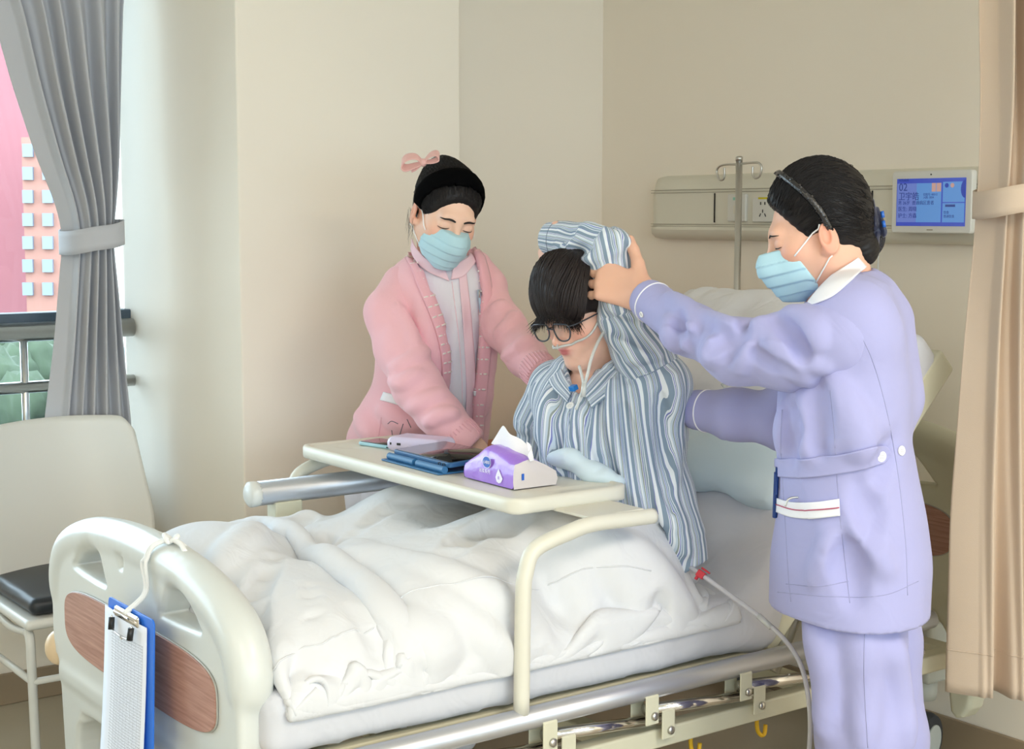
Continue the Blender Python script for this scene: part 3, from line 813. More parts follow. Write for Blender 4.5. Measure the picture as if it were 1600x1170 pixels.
M_tyre = mat('caster_tyre', (52, 54, 58), .6); M_cap = mat('caster_cover', (196, 200, 194), .4)
for x, y in ((-2.60, 3.30), (-2.36, 1.42), (-3.28, 1.42), (-3.28, 3.30)):
    leg = MB().box((x, y, .33), (.10, .10, .17)).go('caster_leg', M_cap, bed, smooth=False, bevel=.012)
    MB().lathe([(.03, 0), (.034, .02), (.034, .06)], (x, y, .19)).go('swivel', M_cap, leg)
    MB().lathe([(.045, -.03), (.068, -.026), (.075, -.012), (.075, .012), (.068, .026), (.045, .03)], (x, y, .075), (1, .25, 0), 24).go('wheel', M_tyre, leg, sharp=40)
    MB().lathe([(.0, -.033), (.044, -.033), (.044, .033), (.0, .033)], (x, y, .075), (1, .25, 0), 24).go('wheel_cover', M_cap, leg, sharp=40)
# lowered near side rail
NX = -2.335
nr = MB().tube([(NX, 1.20, .520), (NX, 2.98, .524)], .0225, 16).go('side_rail', M_alu, bed)
MB().lathe([(.023, 0), (.025, .01), (.025, .03), (.015, .04)], (NX, 1.205, .520), (0, -1, 0)).go('rail_cap', M_cream, nr)
def bracket(y, z, par, x=NX):
    g = MB().box((x + .022, y, z), (.005, .036, .062)).box((x - .026, y, z), (.005, .036, .062)).box((x - .002, y, z + .03), (.05, .036, .005)).go('bracket', M_beige, par, smooth=False, bevel=.004)
    for dx in (.0255,): MB().lathe([(.009, 0), (.009, .004), (.004, .006)], (x + dx, y + .004, z - .012), (1, 0, 0), 12).go('bolt', M_steel, g)
    return g
for y in (1.45, 1.775, 2.045, 2.32, 2.62): bracket(y, .482, nr)
for y in (1.55, 1.83, 2.10, 2.373, 2.66): bracket(y, .438, frame, NX - .01)
for y0, y1 in ((1.45, 1.83), (1.775, 2.10), (2.045, 2.373), (2.32, 2.66), (2.62, 2.95)):
    MB().tube([(NX, y0, .478), (NX - .004, y1, .446)], .0125, 12).go('rail_arm', M_chrome, nr)
# raised far side rail
FX = -3.335
frl = MB().tube([(FX, 1.63, .834), (FX, 2.95, .834)], .031, 16).go('side_rail', M_alu, bed)
MB().lathe([(.030, -.012), (.032, 0), (.032, .014), (.024, .020)], (FX, 1.638, .834), (0, -1, 0)).go('rail_cap', M_white, frl)
for y in (1.72, 2.12, 2.50, 2.88):
    MB().tube([(FX, y, .815), (FX, y + .05, .47)], .012, 10).go('rail_arm', M_chrome, frl)
    MB().box((FX, y, .788), (.05, .075, .045)).go('bracket', M_beige, frl, smooth=False, bevel=.004)
# drainage bag hooks
M_hook = mat('yellow_hook', (226, 180, 30), .4)
for y in (2.233, 2.44):
    p = (-2.395, y, .41)
    MB().tube(catmull([(p[0], y, .41), (p[0], y, .345), (p[0] + .004, y + .006, .325), (p[0] + .006, y + .018, .323), (p[0] + .006, y + .022, .345)], 5), .005, 8).go('drain_hook', M_hook, frame)
crank = MB().lathe([(.0, 0), (.022, .004), (.026, .018), (.02, .034), (0, .04)], at(1425, 965, d=3.55), (.7, -.6, .2), 14).go('crank_knob', M_cream, bed)

# ------------------------------------------------------------ mattress (bends up with the back section)
def mattress_sdf():
    s = Sdf(); s.box((-2.84, 1.83, .60), (.475, .65, .062), rnd=.035, k=0)
    c = hg + bd * .42 + bn * .075
    s.box((-2.84, c[1], c[2]), (.465, .45, .062), Rb, rnd=.035, k=.05)
    n1 = noise(5, 9, warp=.5); n2 = noise(6, 26, warp=.8)
    s.disp = lambda P: np.float32(.003) * n1(P) + np.float32(.0028) * np.abs(n2(P * np.array([.45, 1, .45], np.float32))) - np.float32(.002)
    return s
MS = mattress_sdf()
mt = link('mattress', MS.mesh('mattress', .011), M_sheet2)
tag(recenter(mt), 'mattress under a taut grey-white sheet, raised at the head end', 'mattress')
for pts in ([(1085, 935), (1150, 945), (1210, 975), (1240, 985)], [(1100, 950), (1160, 985), (1225, 1000)], [(990, 1010), (1000, 1040), (985, 1075)], [(1050, 1000), (1075, 1015), (1060, 1040)]):
    pass

# ------------------------------------------------------------ pillows
def pillow(name, c, size, R, m, label, seed, sag=.3):
    s = Sdf(); a, b, t = size
    def f(P):
        q = (P - np.asarray(c, np.float32)) @ np.asarray(R, np.float32)
        u = np.clip(np.abs(q[..., 0]) / a, 0, 1.2); v = np.clip(np.abs(q[..., 1]) / b, 0, 1.2)
        th = t * np.sqrt(np.clip(1 - u ** 3.2, 0, 1)) * np.sqrt(np.clip(1 - v ** 3.2, 0, 1)) + .004
        e = np.maximum(np.maximum(np.abs(q[..., 0]) - a * (1 - .06 * v * v), np.abs(q[..., 1]) - b * (1 - .06 * u * u)), np.abs(q[..., 2]) - th)
        return (e * np.float32(.7)).astype(np.float32)
    s.func(f, c, max(size) * 1.5, k=0)
    n = noise(seed, 14, warp=.8); n2 = noise(seed + 1, 34, warp=.8)
    s.disp = lambda P: np.float32(.006) * n(P) + np.float32(.003) * n2(P)
    o = link(name, s.mesh(name, .010, newton=0), m)
    sm = o.modifiers.new('smooth', 'SMOOTH'); sm.iterations = 5; sm.factor = .5
    return tag(recenter(o), label, 'pillow')
M_bluep = mat('pale_blue_cotton', (206, 222, 230), .85, bump=.15, bscale=500, sheen=.1, spec=.2)
pc = hg + bd * .70 + bn * .19
pillow('pillow', (-2.80, pc[1], pc[2]), (.40, .205, .07), Rb, M_sheet, 'plump white pillow propped at the top of the raised mattress', 11)
pc = hg + bd * .46 + bn * .15
pillow('pillow', (-2.84, pc[1], pc[2]), (.385, .17, .045), Rb, M_bluep, 'pale blue pillow tucked under the white one on the raised mattress', 15)

# ------------------------------------------------------------ overbed table
TZ = .94
tab = empty('overbed_table', (-2.905, 1.935, .53), 'cream overbed table clipped across the two bed rails', 'table')
s = Sdf(); s.box((-2.908, 1.937, TZ - .016), (.472, .162, .017), rnd=.016, k=0)
def outl(P):
    q = np.abs(P[..., :2] - np.array([-2.908, 1.937], np.float32)) - np.array([.472 - .055, .162 - .055], np.float32)
    return (np.sqrt((np.maximum(q, 0) ** 2).sum(-1)) + np.minimum(q.max(-1), 0) - .055).astype(np.float32)
s.func(outl, (-2.908, 1.937, TZ), .6, k=.006, mode='i')
s.func(lambda P: np.maximum(outl(P) + np.float32(.018), np.abs(P[..., 2] - np.float32(TZ + .004)) - np.float32(.008)), (-2.908, 1.937, TZ), .6, k=.004, mode='s')
s.cone((-3.29, 1.885, TZ + .002), (-3.29, 1.885, TZ - .001), .038, .038, k=.004, mode='s', flat=((0, 0, 1), .16))
s.cone((-2.525, 1.84, TZ + .0), (-2.525, 1.83, TZ), .036, k=.004, mode='s', flat=((0, 0, 1), .16))
s.path([(-2.50, 1.93, TZ), (-2.50, 2.04, TZ)], .018, k=.004, mode='s', flat=((0, 0, 1), .4))
link('table_top', s.mesh('table_top', .0045), M_cream, tab)
for x, zr, lab in ((-2.333, .535, 0), (-3.375, .845, 0)):
    zz = TZ - .047
    yb = 1.722 if x > -3 else 1.752
    pts = [(x - .0, 2.06, zz), (x, 2.0, zz + .001), (x, 1.90, zz + .003), (x, 1.84, zz - .006), (x, yb + .03, zz - .03), (x, yb + .006, zz - .075), (x, yb, zz - .13 if zr < .7 else zz - .09), (x, yb - .004, zr)]
    MB().tube(catmull(pts, 7), .0165, 14).go('leg', M_cream, tab)
    MB().box((x + (-.06 if x > -3 else .0), 1.96, TZ - .031), (.12, .15, .006)).go('leg_plate', M_cream, tab, smooth=False, bevel=.002)

# things on the table
def flatR(yaw):
    return np.array([[math.cos(yaw), -math.sin(yaw), 0], [math.sin(yaw), math.cos(yaw), 0], [0, 0, 1]])
TT = TZ - .0035
# smartphone
pa, pb = at(560, 690, z=TT + .008), at(632, 693, z=TT + .008)
ph = empty('smartphone', (-3.225, 1.99, TT), 'pale blue smartphone lying at the far end of the table', 'phone')
c = np.array([-3.232, 1.965, TT]); R = flatR(math.radians(12))
MB().prism(rrect(.158, .078, .011), .009, c, R[:, 0], R[:, 1]).go('phone_case', mat('sky_blue_case', (160, 202, 214), .35), ph, bevel=.003, sharp=40)
MB().prism(rrect(.150, .070, .009), .0008, c + UPW * .009, R[:, 0], R[:, 1]).go('phone_screen', mat('phone_glass', (16, 14, 18), .06), ph)
MB().box(c + R @ np.array([.035, -.039, .0045]), (.012, .0012, .003), R).go('side_key', M_black, ph, smooth=False)
# lilac power bank
pbk = empty('power_bank', (-3.06, 2.03, TT), 'lilac power bank with a short cable on the table by the phone', 'power bank')
c = np.array([-3.115, 1.985, TT + .019]); R = flatR(math.radians(24)); M_lil = mat('lilac_plastic', (206, 198, 224), .25, coat=.3)
s = Sdf(); s.box(c, (.078, .046, .0185), R, rnd=.0165, k=0); link("shell", s.mesh('shell', .004), M_lil, pbk)
for dx, w in ((-.060, .005), (-.036, .012)): MB().box(c + R @ np.array([dx, -.0455, .002]), (w, .002, .006), R).go('port', M_black, pbk, smooth=False, bevel=.0008)
cb = MB().tube(catmull([c + R @ np.array(q) for q in ((.004, -.049, -.002), (.03, -.053, -.004), (.065, -.05, .001), (.084, -.036, .003), (.089, -.02, .004))], 8), .0022, 8).go('cable', M_lil, pbk)
MB().box(c + R @ np.array([.002, -.05, -.003]), (.014, .008, .009), R).go('plug', M_lil, cb, smooth=False, bevel=.002)
MB().box(c + R @ np.array([.045, -.0462, .003]), (.04, .002, .005), R).go('cable_slot', M_dark, pbk, smooth=False)
# tablet in a blue folding case
tb = empty('tablet', (-2.90, 1.93, TT), 'dark-screened tablet tilted in a blue folding case on the table', 'tablet')
M_blue = mat('blue_case', (40, 92, 138), .45); M_blue2 = mat('blue_case_inner', (52, 110, 156), .5)
R = flatR(math.radians(-1)); cc = np.array([-2.915, 1.935, TT])
MB().box(cc + R @ np.array([-.01, -.012, .002]), (.255, .185, .004), R).go('case_cover', M_blue2, tb, smooth=False, bevel=.0015)
tl_ = math.radians(3); Rt = R @ np.array([[1, 0, 0], [0, math.cos(tl_), -math.sin(tl_)], [0, math.sin(tl_), math.cos(tl_)]])
c2 = cc + np.array([.002, -.006, .0245])
MB().prism(rrect(.250, .150, .010), .012, c2 - Rt[:, 2] * .006, Rt[:, 0], Rt[:, 1]).go('case_shell', M_blue, tb, bevel=.003, sharp=40)
MB().prism(rrect(.240, .140, .008), .0008, c2 + Rt[:, 2] * .006, Rt[:, 0], Rt[:, 1]).go('tablet_screen', mat('tablet_glass', (12, 12, 16), .05), tb)
for sx in (-.068, .062):
    MB().tube([cc + R @ np.array([sx - .058, -.088, .011]), cc + R @ np.array([sx + .058, -.088, .011])], .0085, 12).go('stand_roll', M_blue2, tb, sharp=40)
for k in (0, 1): MB().tube([c2 + Rt @ np.array([.085 + .018 * k + .005 * math.cos(q), -.0757, .005 * math.sin(q) * .8]) for q in np.linspace(0, 6.1, 12)], .0008, 5).go('speaker_ring', M_black, tb)
# tissue pack
tp = empty('tissue_pack', (-2.70, 1.95, TT), 'purple and white tissue pack with a tissue pulled up on the table', 'tissue pack')
yw = math.radians(2); R = flatR(yw)
M_pur = mat('purple_film', (160, 116, 216), .28, bump=.5, bscale=38, bdist=.004, coat=.3); M_clear = mat('pale_film', (206, 198, 196), .3, bump=.3, bscale=30, bdist=.003, coat=.2)
A = at(726, 745, z=TT + .002); Bc = at(803, 765, z=TT + .002); D_ = at(862, 755, z=TT + .002)
exx = nrm((Bc - A) * np.array([1, 1, 0])); lx = float(np.linalg.norm(Bc - A)); eyy = np.array([-exx[1], exx[0], 0]); ly = float((D_ - Bc) @ eyy)
hh = .062
def tpt(u, v, w): return A + exx * (u * lx) + eyy * (v * ly) + UPW * w
nu, nv = 15, 11
def loft_pack():
    rows = []
    for i in range(nu):
        u = i / (nu - 1); row = []
        hgt = hh * float(np.interp(u, [0, .1, .32, .7, 1], [.62, .86, 1.34, 1.26, 1.02])); fr_h = float(np.interp(u, [0, .12, .35, 1], [.60, .80, .95, 1.0]))
        prof = [(0.0, 0), (-.02, .25 * fr_h), (-.01, .6 * fr_h), (.02, .86 * fr_h), (.10, .93), (.22, 1.0), (.36, 1.05), (.5, .99), (.75, .78), (1.0, .48), (1.04, .22), (1.0, 0)]
        for v, w in prof:
            wv = w * hh if (v < .03 or v > .95) else w * hgt * .93
            row.append(tpt(u, v, max(0, wv)) + .0015 * rs.normal(size=3) * (0 < i < nu - 1) * (w > 0))
        rows.append(row)
    return np.array(rows)
Pk = loft_pack(); sh_ = Pk.shape
wr = grid('wrapper', Pk, M_pur, tp, flip=True, subd=1)
for sgn, i in ((1, sh_[0] - 1), (0, 0)):
    ring = Pk[i]; mid = ring.mean(0)
    V = [*ring, *(mid + (ring - mid) * .5 + exx * (.004 if sgn else -.004)), mid + exx * (.006 if sgn else -.006)]; n = len(ring)
    F = [(j, (j + 1) % n, n + (j + 1) % n, n + j) for j in range(n)] + [(n + j, n + (j + 1) % n, 2 * n) for j in range(n)]
    if not sgn: F = [f[::-1] for f in F]
    link('end_flap', pymesh('end_flap', V, F), M_clear if sgn else M_pur, tp)
fn_ = -eyy
def face_pt(u, w, off=.0035): return tpt(u, -.012, w) + fn_ * off
M_logo = mat('logo_blue', (40, 96, 190), .35); M_ltx = mat('label_white', (240, 236, 248), .4)
cl = face_pt(.48, .046, .0012)
lg = MB().add([cl + exx * .0165 * math.cos(q) + nrm(UPW * 1.0) * .0135 * math.sin(q) for q in np.linspace(0, 2 * math.pi, 24, endpoint=False)], [tuple(range(24))]).go('logo_ring', M_ltx, tp, smooth=False)
MB().add([cl + fn_ * .0006 + exx * .0148 * math.cos(q) + UPW * .0120 * math.sin(q) for q in np.linspace(0, 2 * math.pi, 24, endpoint=False)], [tuple(range(24))]).go('logo_oval', M_logo, lg, smooth=False)
text('logo_text', '心相印', cl + fn_ * .0012 - exx * .0125 - UPW * .003, exx, UPW, .0085, M_ltx, lg, .0002)
text('pack_text', '丝柔系列', face_pt(.33, .022, .0016), exx, UPW, .0105, M_ltx, tp, .0002)
dr = face_pt(.72, .018, .0014); MB().add([dr + exx * a_ + UPW * b_ for a_, b_ in ((0, .020), (-.008, .009), (-.012, 0), (-.008, -.009), (0, -.012), (.009, -.009), (.015, 0), (.008, .009))], [tuple(range(8))]).go('drop_mark', M_ltx, tp, smooth=False)
text('pack_text', '柔', dr + fn_ * .0006 - exx * .004 - UPW * .003, exx, UPW, .008, M_pur, tp, .0001)
be = tpt(1, .18, .026) + exx * .005; MB().box(be, (.001, .006, .014)).go('blue_mark', M_logo, tp, smooth=False)
ts = []
for v in np.linspace(0, 1, 12):
    row = []
    for u in np.linspace(0, 1, 18):
        base_ = .076 - .016 * u; top_ = float(np.interp(u, [0, .12, .5, .78, 1], [.030, .042, .038, .020, .010]))
        row.append(tpt(.22 + .76 * u + .06 * v * (1 - u), .38 + .04 * math.sin(u * 8 + v * 1.5) + .10 * v, base_ + (top_ + .004 * math.sin(u * 11)) * v))
    ts.append(row)
M_tis = mat('tissue_paper', (240, 238, 240), .9, bump=.2, bscale=200)
grid('tissue', np.array(ts), M_tis, tp, thick=.0015, subd=1)
ts = [[tpt(.96 + .10 * u - .05 * v, .40 + .08 * math.sin(u * 5), .058 + .040 * v * (1 - .8 * u)) for u in np.linspace(0, 1, 8)] for v in np.linspace(0, 1, 9)]
grid('tissue', np.array(ts), M_tis, tp, thick=.0015, subd=1)
# small orange-capped tube behind the tissue pack
pt_ = at(875, 736, z=TT + .008)
oc = empty('marker_pen', (pt_[0], pt_[1], TT), 'small orange-tipped dark pen behind the tissue pack', 'pen')
d_ = nrm([.7, .1, 0]); MB().tube([pt_ - d_ * .05, pt_], .006, 10).go('barrel', M_dark, oc, sharp=40); MB().tube([pt_, pt_ + d_ * .016, pt_ + d_ * .022], [.0065, .0065, .004], 10).go('tip', mat('orange_plastic', (230, 150, 40), .4), oc, sharp=40)

# ------------------------------------------------------------ clipboard on the footboard
CBY = 1.10
cbd = empty('clipboard', (-2.81, CBY, .17), 'blue clipboard with a printed form hanging by a white cord on the footboard', 'clipboard')
M_cb = mat('blue_board', (40, 112, 214), .4)
P00 = at(172, 928, y=CBY); P10 = at(243, 972, y=CBY)
exc = np.array([1., 0, 0]); wtop = P10[0] - P00[0]; ztop = (P00[2] + P10[2]) / 2; cxm = (P00[0] + P10[0]) / 2
til = math.radians(3); eyc = np.array([-.04, math.sin(til), math.cos(til)])
ctop = np.array([cxm, CBY, ztop])
hgt = .335
MB().prism(rrect(wtop, hgt, .012), .004, ctop - eyc * hgt / 2, exc, eyc).go('board', M_cb, cbd, bevel=.001, sharp=40)
mp_ = bpy.data.materials.new('printed_form'); mp_.use_nodes = True; nt = mp_.node_tree; N = nt.nodes; b_ = N['Principled BSDF']; b_.inputs['Roughness'].default_value = .8
at_ = N.new('ShaderNodeAttribute'); at_.attribute_name = 'uvw'
def mth(op, a, b=None):
    n = N.new('ShaderNodeMath'); n.operation = op
    for i, v in enumerate((a, b)):
        if v is None: continue
        if isinstance(v, (int, float)): n.inputs[i].default_value = v
        else: nt.links.new(v, n.inputs[i])
    return n.outputs[0]
sx = N.new('ShaderNodeSeparateXYZ'); nt.links.new(at_.outputs['Vector'], sx.inputs[0]); U, V = sx.outputs[0], sx.outputs[1]
def lines(c, f, w): return mth('LESS_THAN', mth('FRACT', mth('MULTIPLY', c, f)), w)
inside = mth('MULTIPLY', mth('MULTIPLY', mth('GREATER_THAN', U, .2), mth('LESS_THAN', U, .93)), mth('LESS_THAN', V, .89))
gridl = mth('MAXIMUM', lines(V, 62, .16), lines(U, 13, .05))
ns = N.new('ShaderNodeTexNoise'); mpn = N.new('ShaderNodeMapping'); mpn.inputs['Scale'].default_value = (150, 230, 1); nt.links.new(at_.outputs['Vector'], mpn.inputs[0]); nt.links.new(mpn.outputs[0], ns.inputs['Vector']); ns.inputs['Scale'].default_value = 1; ns.inputs['Detail'].default_value = 1
txt = mth('MULTIPLY', mth('GREATER_THAN', ns.outputs[0], .54), mth('MULTIPLY', mth('GREATER_THAN', U, .3), mth('LESS_THAN', mth('FRACT', mth('ADD', mth('MULTIPLY', V, 62), .6)), .6)))
ink = mth('MULTIPLY', mth('MAXIMUM', mth('MULTIPLY', gridl, .62), mth('MULTIPLY', txt, .5)), inside)
mx = N.new('ShaderNodeMix'); mx.data_type = 'RGBA'; mx.inputs[6].default_value = lin((226, 230, 240)) + (1,); mx.inputs[7].default_value = lin((70, 74, 90)) + (1,)
nt.links.new(ink, mx.inputs[0]); nt.links.new(mx.outputs[2], b_.inputs['Base Color'])
rows = []; uv = []
for v in np.linspace(1, 0, 26):
    row = []
    for u in np.linspace(0, 1, 8):
        p = ctop + exc * ((u - .5) * (wtop * .93) - .014) - eyc * (.018 + (1 - v) * .36) - np.array([0, .008 + .012 * (1 - v) ** 2 + .004 * math.sin(u * 3.1), 0]); row.append(p); uv.append((u, v, 0))
    rows.append(row)
pg = grid('form_sheet', np.array(rows), mp_, cbd, thick=.0006)
a_ = pg.data.attributes.new('uvw', 'FLOAT_VECTOR', 'POINT'); a_.data.foreach_set('vector', np.array(uv, np.float32).ravel())
rows2 = np.array(rows) + np.array([-.006, .003, -.004]); grid('form_sheet', rows2, M_tis, cbd, thick=.0006)
clipc = ctop - eyc * .022 - np.array([0, .010, 0])
cp_ = MB().box(clipc + eyc * .006, (.120, .010, .022)).go('clip_bar', M_chrome, cbd, smooth=False, bevel=.005)
MB().tube([clipc + exc * -.058 + eyc * .004, clipc + exc * .058 + eyc * .004], .0065, 10).go('clip_roll', M_chrome, cp_)
wire = catmull([clipc + exc * a - eyc * b - np.array([0, .012, 0]) for a, b in ((-.052, .0), (-.046, .024), (-.03, .030), (-.008, .032), (0, .037), (.008, .032), (.03, .030), (.046, .024), (.052, .0))], 6)
MB().tube(wire, .0016, 6).go('clip_wire', M_chrome, cp_)
for sx_ in (-.05, .05): MB().tube([clipc + exc * sx_ - eyc * .004 - np.array([0, .012, 0]), clipc + exc * (sx_ * .96) - eyc * .028 - np.array([0, .014, 0])], .0065, 8).go('clip_grip', M_black, cp_)
cd = clipc + eyc * .012 - np.array([0, .006, 0]); ctz = .905
M_cord = mat('white_cord', (232, 232, 230), .8)
for k, dx in enumerate((-.004, .005)):
    pts = [cd + exc * dx, (cd[0] + dx, FY - .012, .775), (cd[0] + dx * 2.0, FY - .014, .83), (cd[0] + .008 + dx, FY - .012, .845), (cd[0] + .018 + dx, FY + .0, .872), (cd[0] + .035 + dx, FY + .036, .881), (cd[0] + .045, FY + .078, .845)]
    MB().tube(catmull(pts, 8), .0042, 8).go('cord', M_cord, cbd)
kn = catmull([(cd[0] + .035 + .014 * math.cos(q) + .006 * math.sin(3 * q), FY + .03 + .012 * math.sin(q), .885 + .006 * math.sin(2 * q)) for q in np.linspace(0, 11, 16)], 4)
MB().tube(kn, .0048, 8).go('knot', M_cord, cbd)
MB().tube(catmull([(cd[0] + .045, FY + .03, .884), (cd[0] + .07, FY + .035, .879), (cd[0] + .09, FY + .035, .867)], 6), .0055, 8).go('cord_end', M_cord, cbd)
# ------------------------------------------------------------ duvet: a sheet relaxed over the legs with a small cloth solver
def duvet_base():
    s = Sdf(); s.box((-2.84, 1.72, .56), (.465, .66, .10), rnd=.04, k=0)
    for x, kx, ax in ((-2.72, -2.66, -2.72), (-2.92, -2.99, -2.95)):
        s.cone((x, 2.26, .72), (kx, 1.86, .765), .10, .085, k=.09); s.cone((kx, 1.86, .765), (ax, 1.34, .70), .08, .07, k=.09)
    for c, r in (((-2.95, 1.36, .70), (.24, .16, .145)), ((-2.60, 1.36, .68), (.20, .16, .12)), ((-3.14, 1.62, .69), (.16, .2, .11)), ((-2.56, 1.70, .68), (.17, .18, .15)), ((-2.60, 2.02, .72), (.16, .16, .16)), ((-2.54, 2.14, .70), (.15, .16, .16)), ((-3.10, 1.95, .72), (.16, .18, .11)), ((-2.84, 1.74, .73), (.16, .17, .10)), ((-2.76, 2.22, .84), (.11, .07, .13)), ((-2.48, 1.5, .66), (.1, .25, .09))):
        s.ell(c, r, k=.08)
    zp = lambda L: [(240 + x * .6988, 740 + y * .6988) for x, y in L]
    up = [([(300, 140), (420, 165), (560, 245), (700, 335), (780, 420)], .030), ([(330, 170), (470, 215), (590, 300), (660, 400)], .026), ([(250, 110), (190, 180), (150, 250)], .026), ([(500, 190), (640, 235), (790, 300)], .024), ([(430, 290), (490, 360), (510, 440)], .022),
          ([(340, 250), (370, 330), (380, 410)], .020), ([(650, 200), (720, 130), (820, 120)], .026), ([(860, 170), (930, 240), (965, 340)], .032), ([(1040, 170), (1120, 230), (1190, 310)], .032), ([(910, 130), (1010, 190), (1080, 290)], .028), ([(280, 150), (340, 110), (420, 90)], .024), ([(560, 320), (610, 380), (630, 440)], .022), ([(440, 150), (520, 80), (600, 60)], .024), ([(270, 200), (230, 290), (240, 380)], .022)]
    folds(s, [(zp(q), r) for q, r in up], lift=.026, k=.025)
    n = noise(3, 9, warp=.6); s.disp = lambda P: np.float32(.010) * n(P)
    return s
PINCH = [(-2.858, 1.524, .80, .14, .035), (-2.50, 2.12, .70, .09, .05), (-2.56, 1.86, .74, .06, .03)]
def drape(na=150, nb=130, W=1.52, L=1.84, steps=190, iters=18, seed=33):
    s0 = duvet_base(); g0 = np.array([-3.45, 1.15, .48], np.float32); gh = np.float32(.0125); gn = (94, 100, 46)
    GD = s0.ev(g0 + gh * np.stack(np.meshgrid(*[np.arange(k) for k in gn], indexing='ij'), -1).astype(np.float32))
    class s:                                                    # sampled distance field, read back by trilinear interpolation
        @staticmethod
        def ev(P):
            q = np.clip((P - g0) / gh, 0, np.array(gn, np.float32) - 1.01); i = q.astype(np.int32); t = q - i; v = 0
            for c in range(8):
                a, b, e = c & 1, c >> 1 & 1, c >> 2
                w = (t[..., 0] if a else 1 - t[..., 0]) * (t[..., 1] if b else 1 - t[..., 1]) * (t[..., 2] if e else 1 - t[..., 2])
                v = v + w * GD[i[..., 0] + a, i[..., 1] + b, i[..., 2] + e]
            return v
    U, V = np.meshgrid(np.linspace(0, 1, na), np.linspace(0, 1, nb), indexing='ij')
    x = -3.33 + U * .975; y = 1.225 + V * (1.09 - .05 * np.clip(U - .75, 0, 1) * 4 * np.clip(V, 0, 1) * .9)
    n1 = noise(seed, 15, warp=1.0); n2 = noise(seed + 1, 36, warp=.8)
    Q = np.stack([x, y, np.full_like(x, 1.2)], -1).astype(np.float32)
    for _ in range(30):
        d = s.ev(Q); Q[..., 2] = np.maximum(Q[..., 2] - np.clip(d * .8, -.05, .1), .55)
    W3 = np.stack([U * 1.6, V * 1.6, 0 * U], -1).astype(np.float32)
    X = Q.copy(); X[..., 2] += .05 + .05 * n1(W3) + .02 * n2(W3); Pv = X.copy()
    hx, hy = W / (na - 1), L / (nb - 1); f32 = np.float32
    pins = []
    for cx, cy, cz, r, kk in PINCH:
        w = (np.clip(1 - np.hypot(X[..., 0] - cx, X[..., 1] - cy) / r, 0, 1) ** 1.5 * kk)[..., None].astype(f32); pins.append((w, np.array([cx, cy, cz], f32)))
    def relax(A, B, r, k):
        d = B - A; l = np.sqrt((d * d).sum(-1, keepdims=True)) + f32(1e-9); c = d * ((l - f32(r)) / l * f32(.5 * k)); A += c; B -= c
    for st in range(steps):
        vel = (X - Pv) * f32(.96); Pv[:] = X; X += vel; X[..., 2] -= f32(.0011)
        for w, c in pins: X += (c - X) * w
        for it in range(iters):
            for q in (0, 1):
                m = (na - q) // 2; relax(X[q:q + 2 * m:2], X[q + 1:q + 2 * m:2], hx, 1.)
                m = (nb - q) // 2; relax(X[:, q:q + 2 * m:2], X[:, q + 1:q + 2 * m:2], hy, 1.)
            dg = math.hypot(hx, hy)
            for A, B, r, k in ((X[:-1, :-1], X[1:, 1:], dg, .2), (X[:-1, 1:], X[1:, :-1], dg, .2), (X[:-2], X[2:], 2 * hx, .12), (X[:, :-2], X[:, 2:], 2 * hy, .12), (X[:-4], X[4:], 4 * hx, .05), (X[:, :-4], X[:, 4:], 4 * hy, .05)):
                d = B - A; l = np.sqrt((d * d).sum(-1, keepdims=True)) + f32(1e-9); c = d * ((l - f32(r)) / l * f32(.5 * k)); A += c; B -= c
            np.clip(X[..., 1], 1.215, 2.345, out=X[..., 1]); np.clip(X[..., 0], -3.31, -2.352, out=X[..., 0])
        if st % 2 == 0 or st > steps - 4:
            F = X.reshape(-1, 3); Fp = Pv.reshape(-1, 3); d = s.ev(F) - f32(.004); m = d < 0
            if m.any():
                e = f32(.002); Fm = F[m]; g = np.stack([s.ev(Fm + np.eye(3, dtype=f32)[i] * e) - d[m] - f32(.004) for i in range(3)], -1); g /= np.linalg.norm(g, axis=1, keepdims=True) + 1e-9
                dl = -g * d[m][:, None]; F[m] += dl; Fp[m] += dl * f32(.6)
        np.maximum(X[..., 2], .615, out=X[..., 2])
    return X.astype(float)
DX = drape()
duv = empty('duvet', (-2.83, 1.75, .66), 'rumpled white duvet heaped over the legs of the seated patient', 'duvet')
dvo = grid('duvet_cover', DX, M_sheet, duv, thick=.012, subd=1, flip=True)
sm = dvo.modifiers.new('smooth', 'SMOOTH'); sm.iterations = 2; sm.factor = .5
dvo.modifiers.move(2, 0)
fc = Sdf(); fc.path([at(868, 716, d=3.36), at(888, 716, d=3.35), at(925, 737, d=3.33), at(962, 752, d=3.31)], [.020, .030, .027, .016], k=.03, flat=(UPW * .8 + FW * .3, .62)); nf = noise(77, 36, warp=1.); fc.disp = lambda P: np.float32(.005) * nf(P)
link('duvet_corner', fc.mesh('duvet_corner', .005), M_bluep, duv)
gx_, gy_ = np.gradient(DX, axis=0), np.gradient(DX, axis=1); DN = np.cross(gx_, gy_); DN /= np.linalg.norm(DN, axis=2, keepdims=True) + 1e-9
DN *= np.sign(DN[..., 2:].mean())
for sl_ in (np.s_[112, 4:86], np.s_[18:96, 103]):
    MB().tube(DX[sl_] + DN[sl_] * .0062, .0016, 5).go('piping', M_sheet, duv)
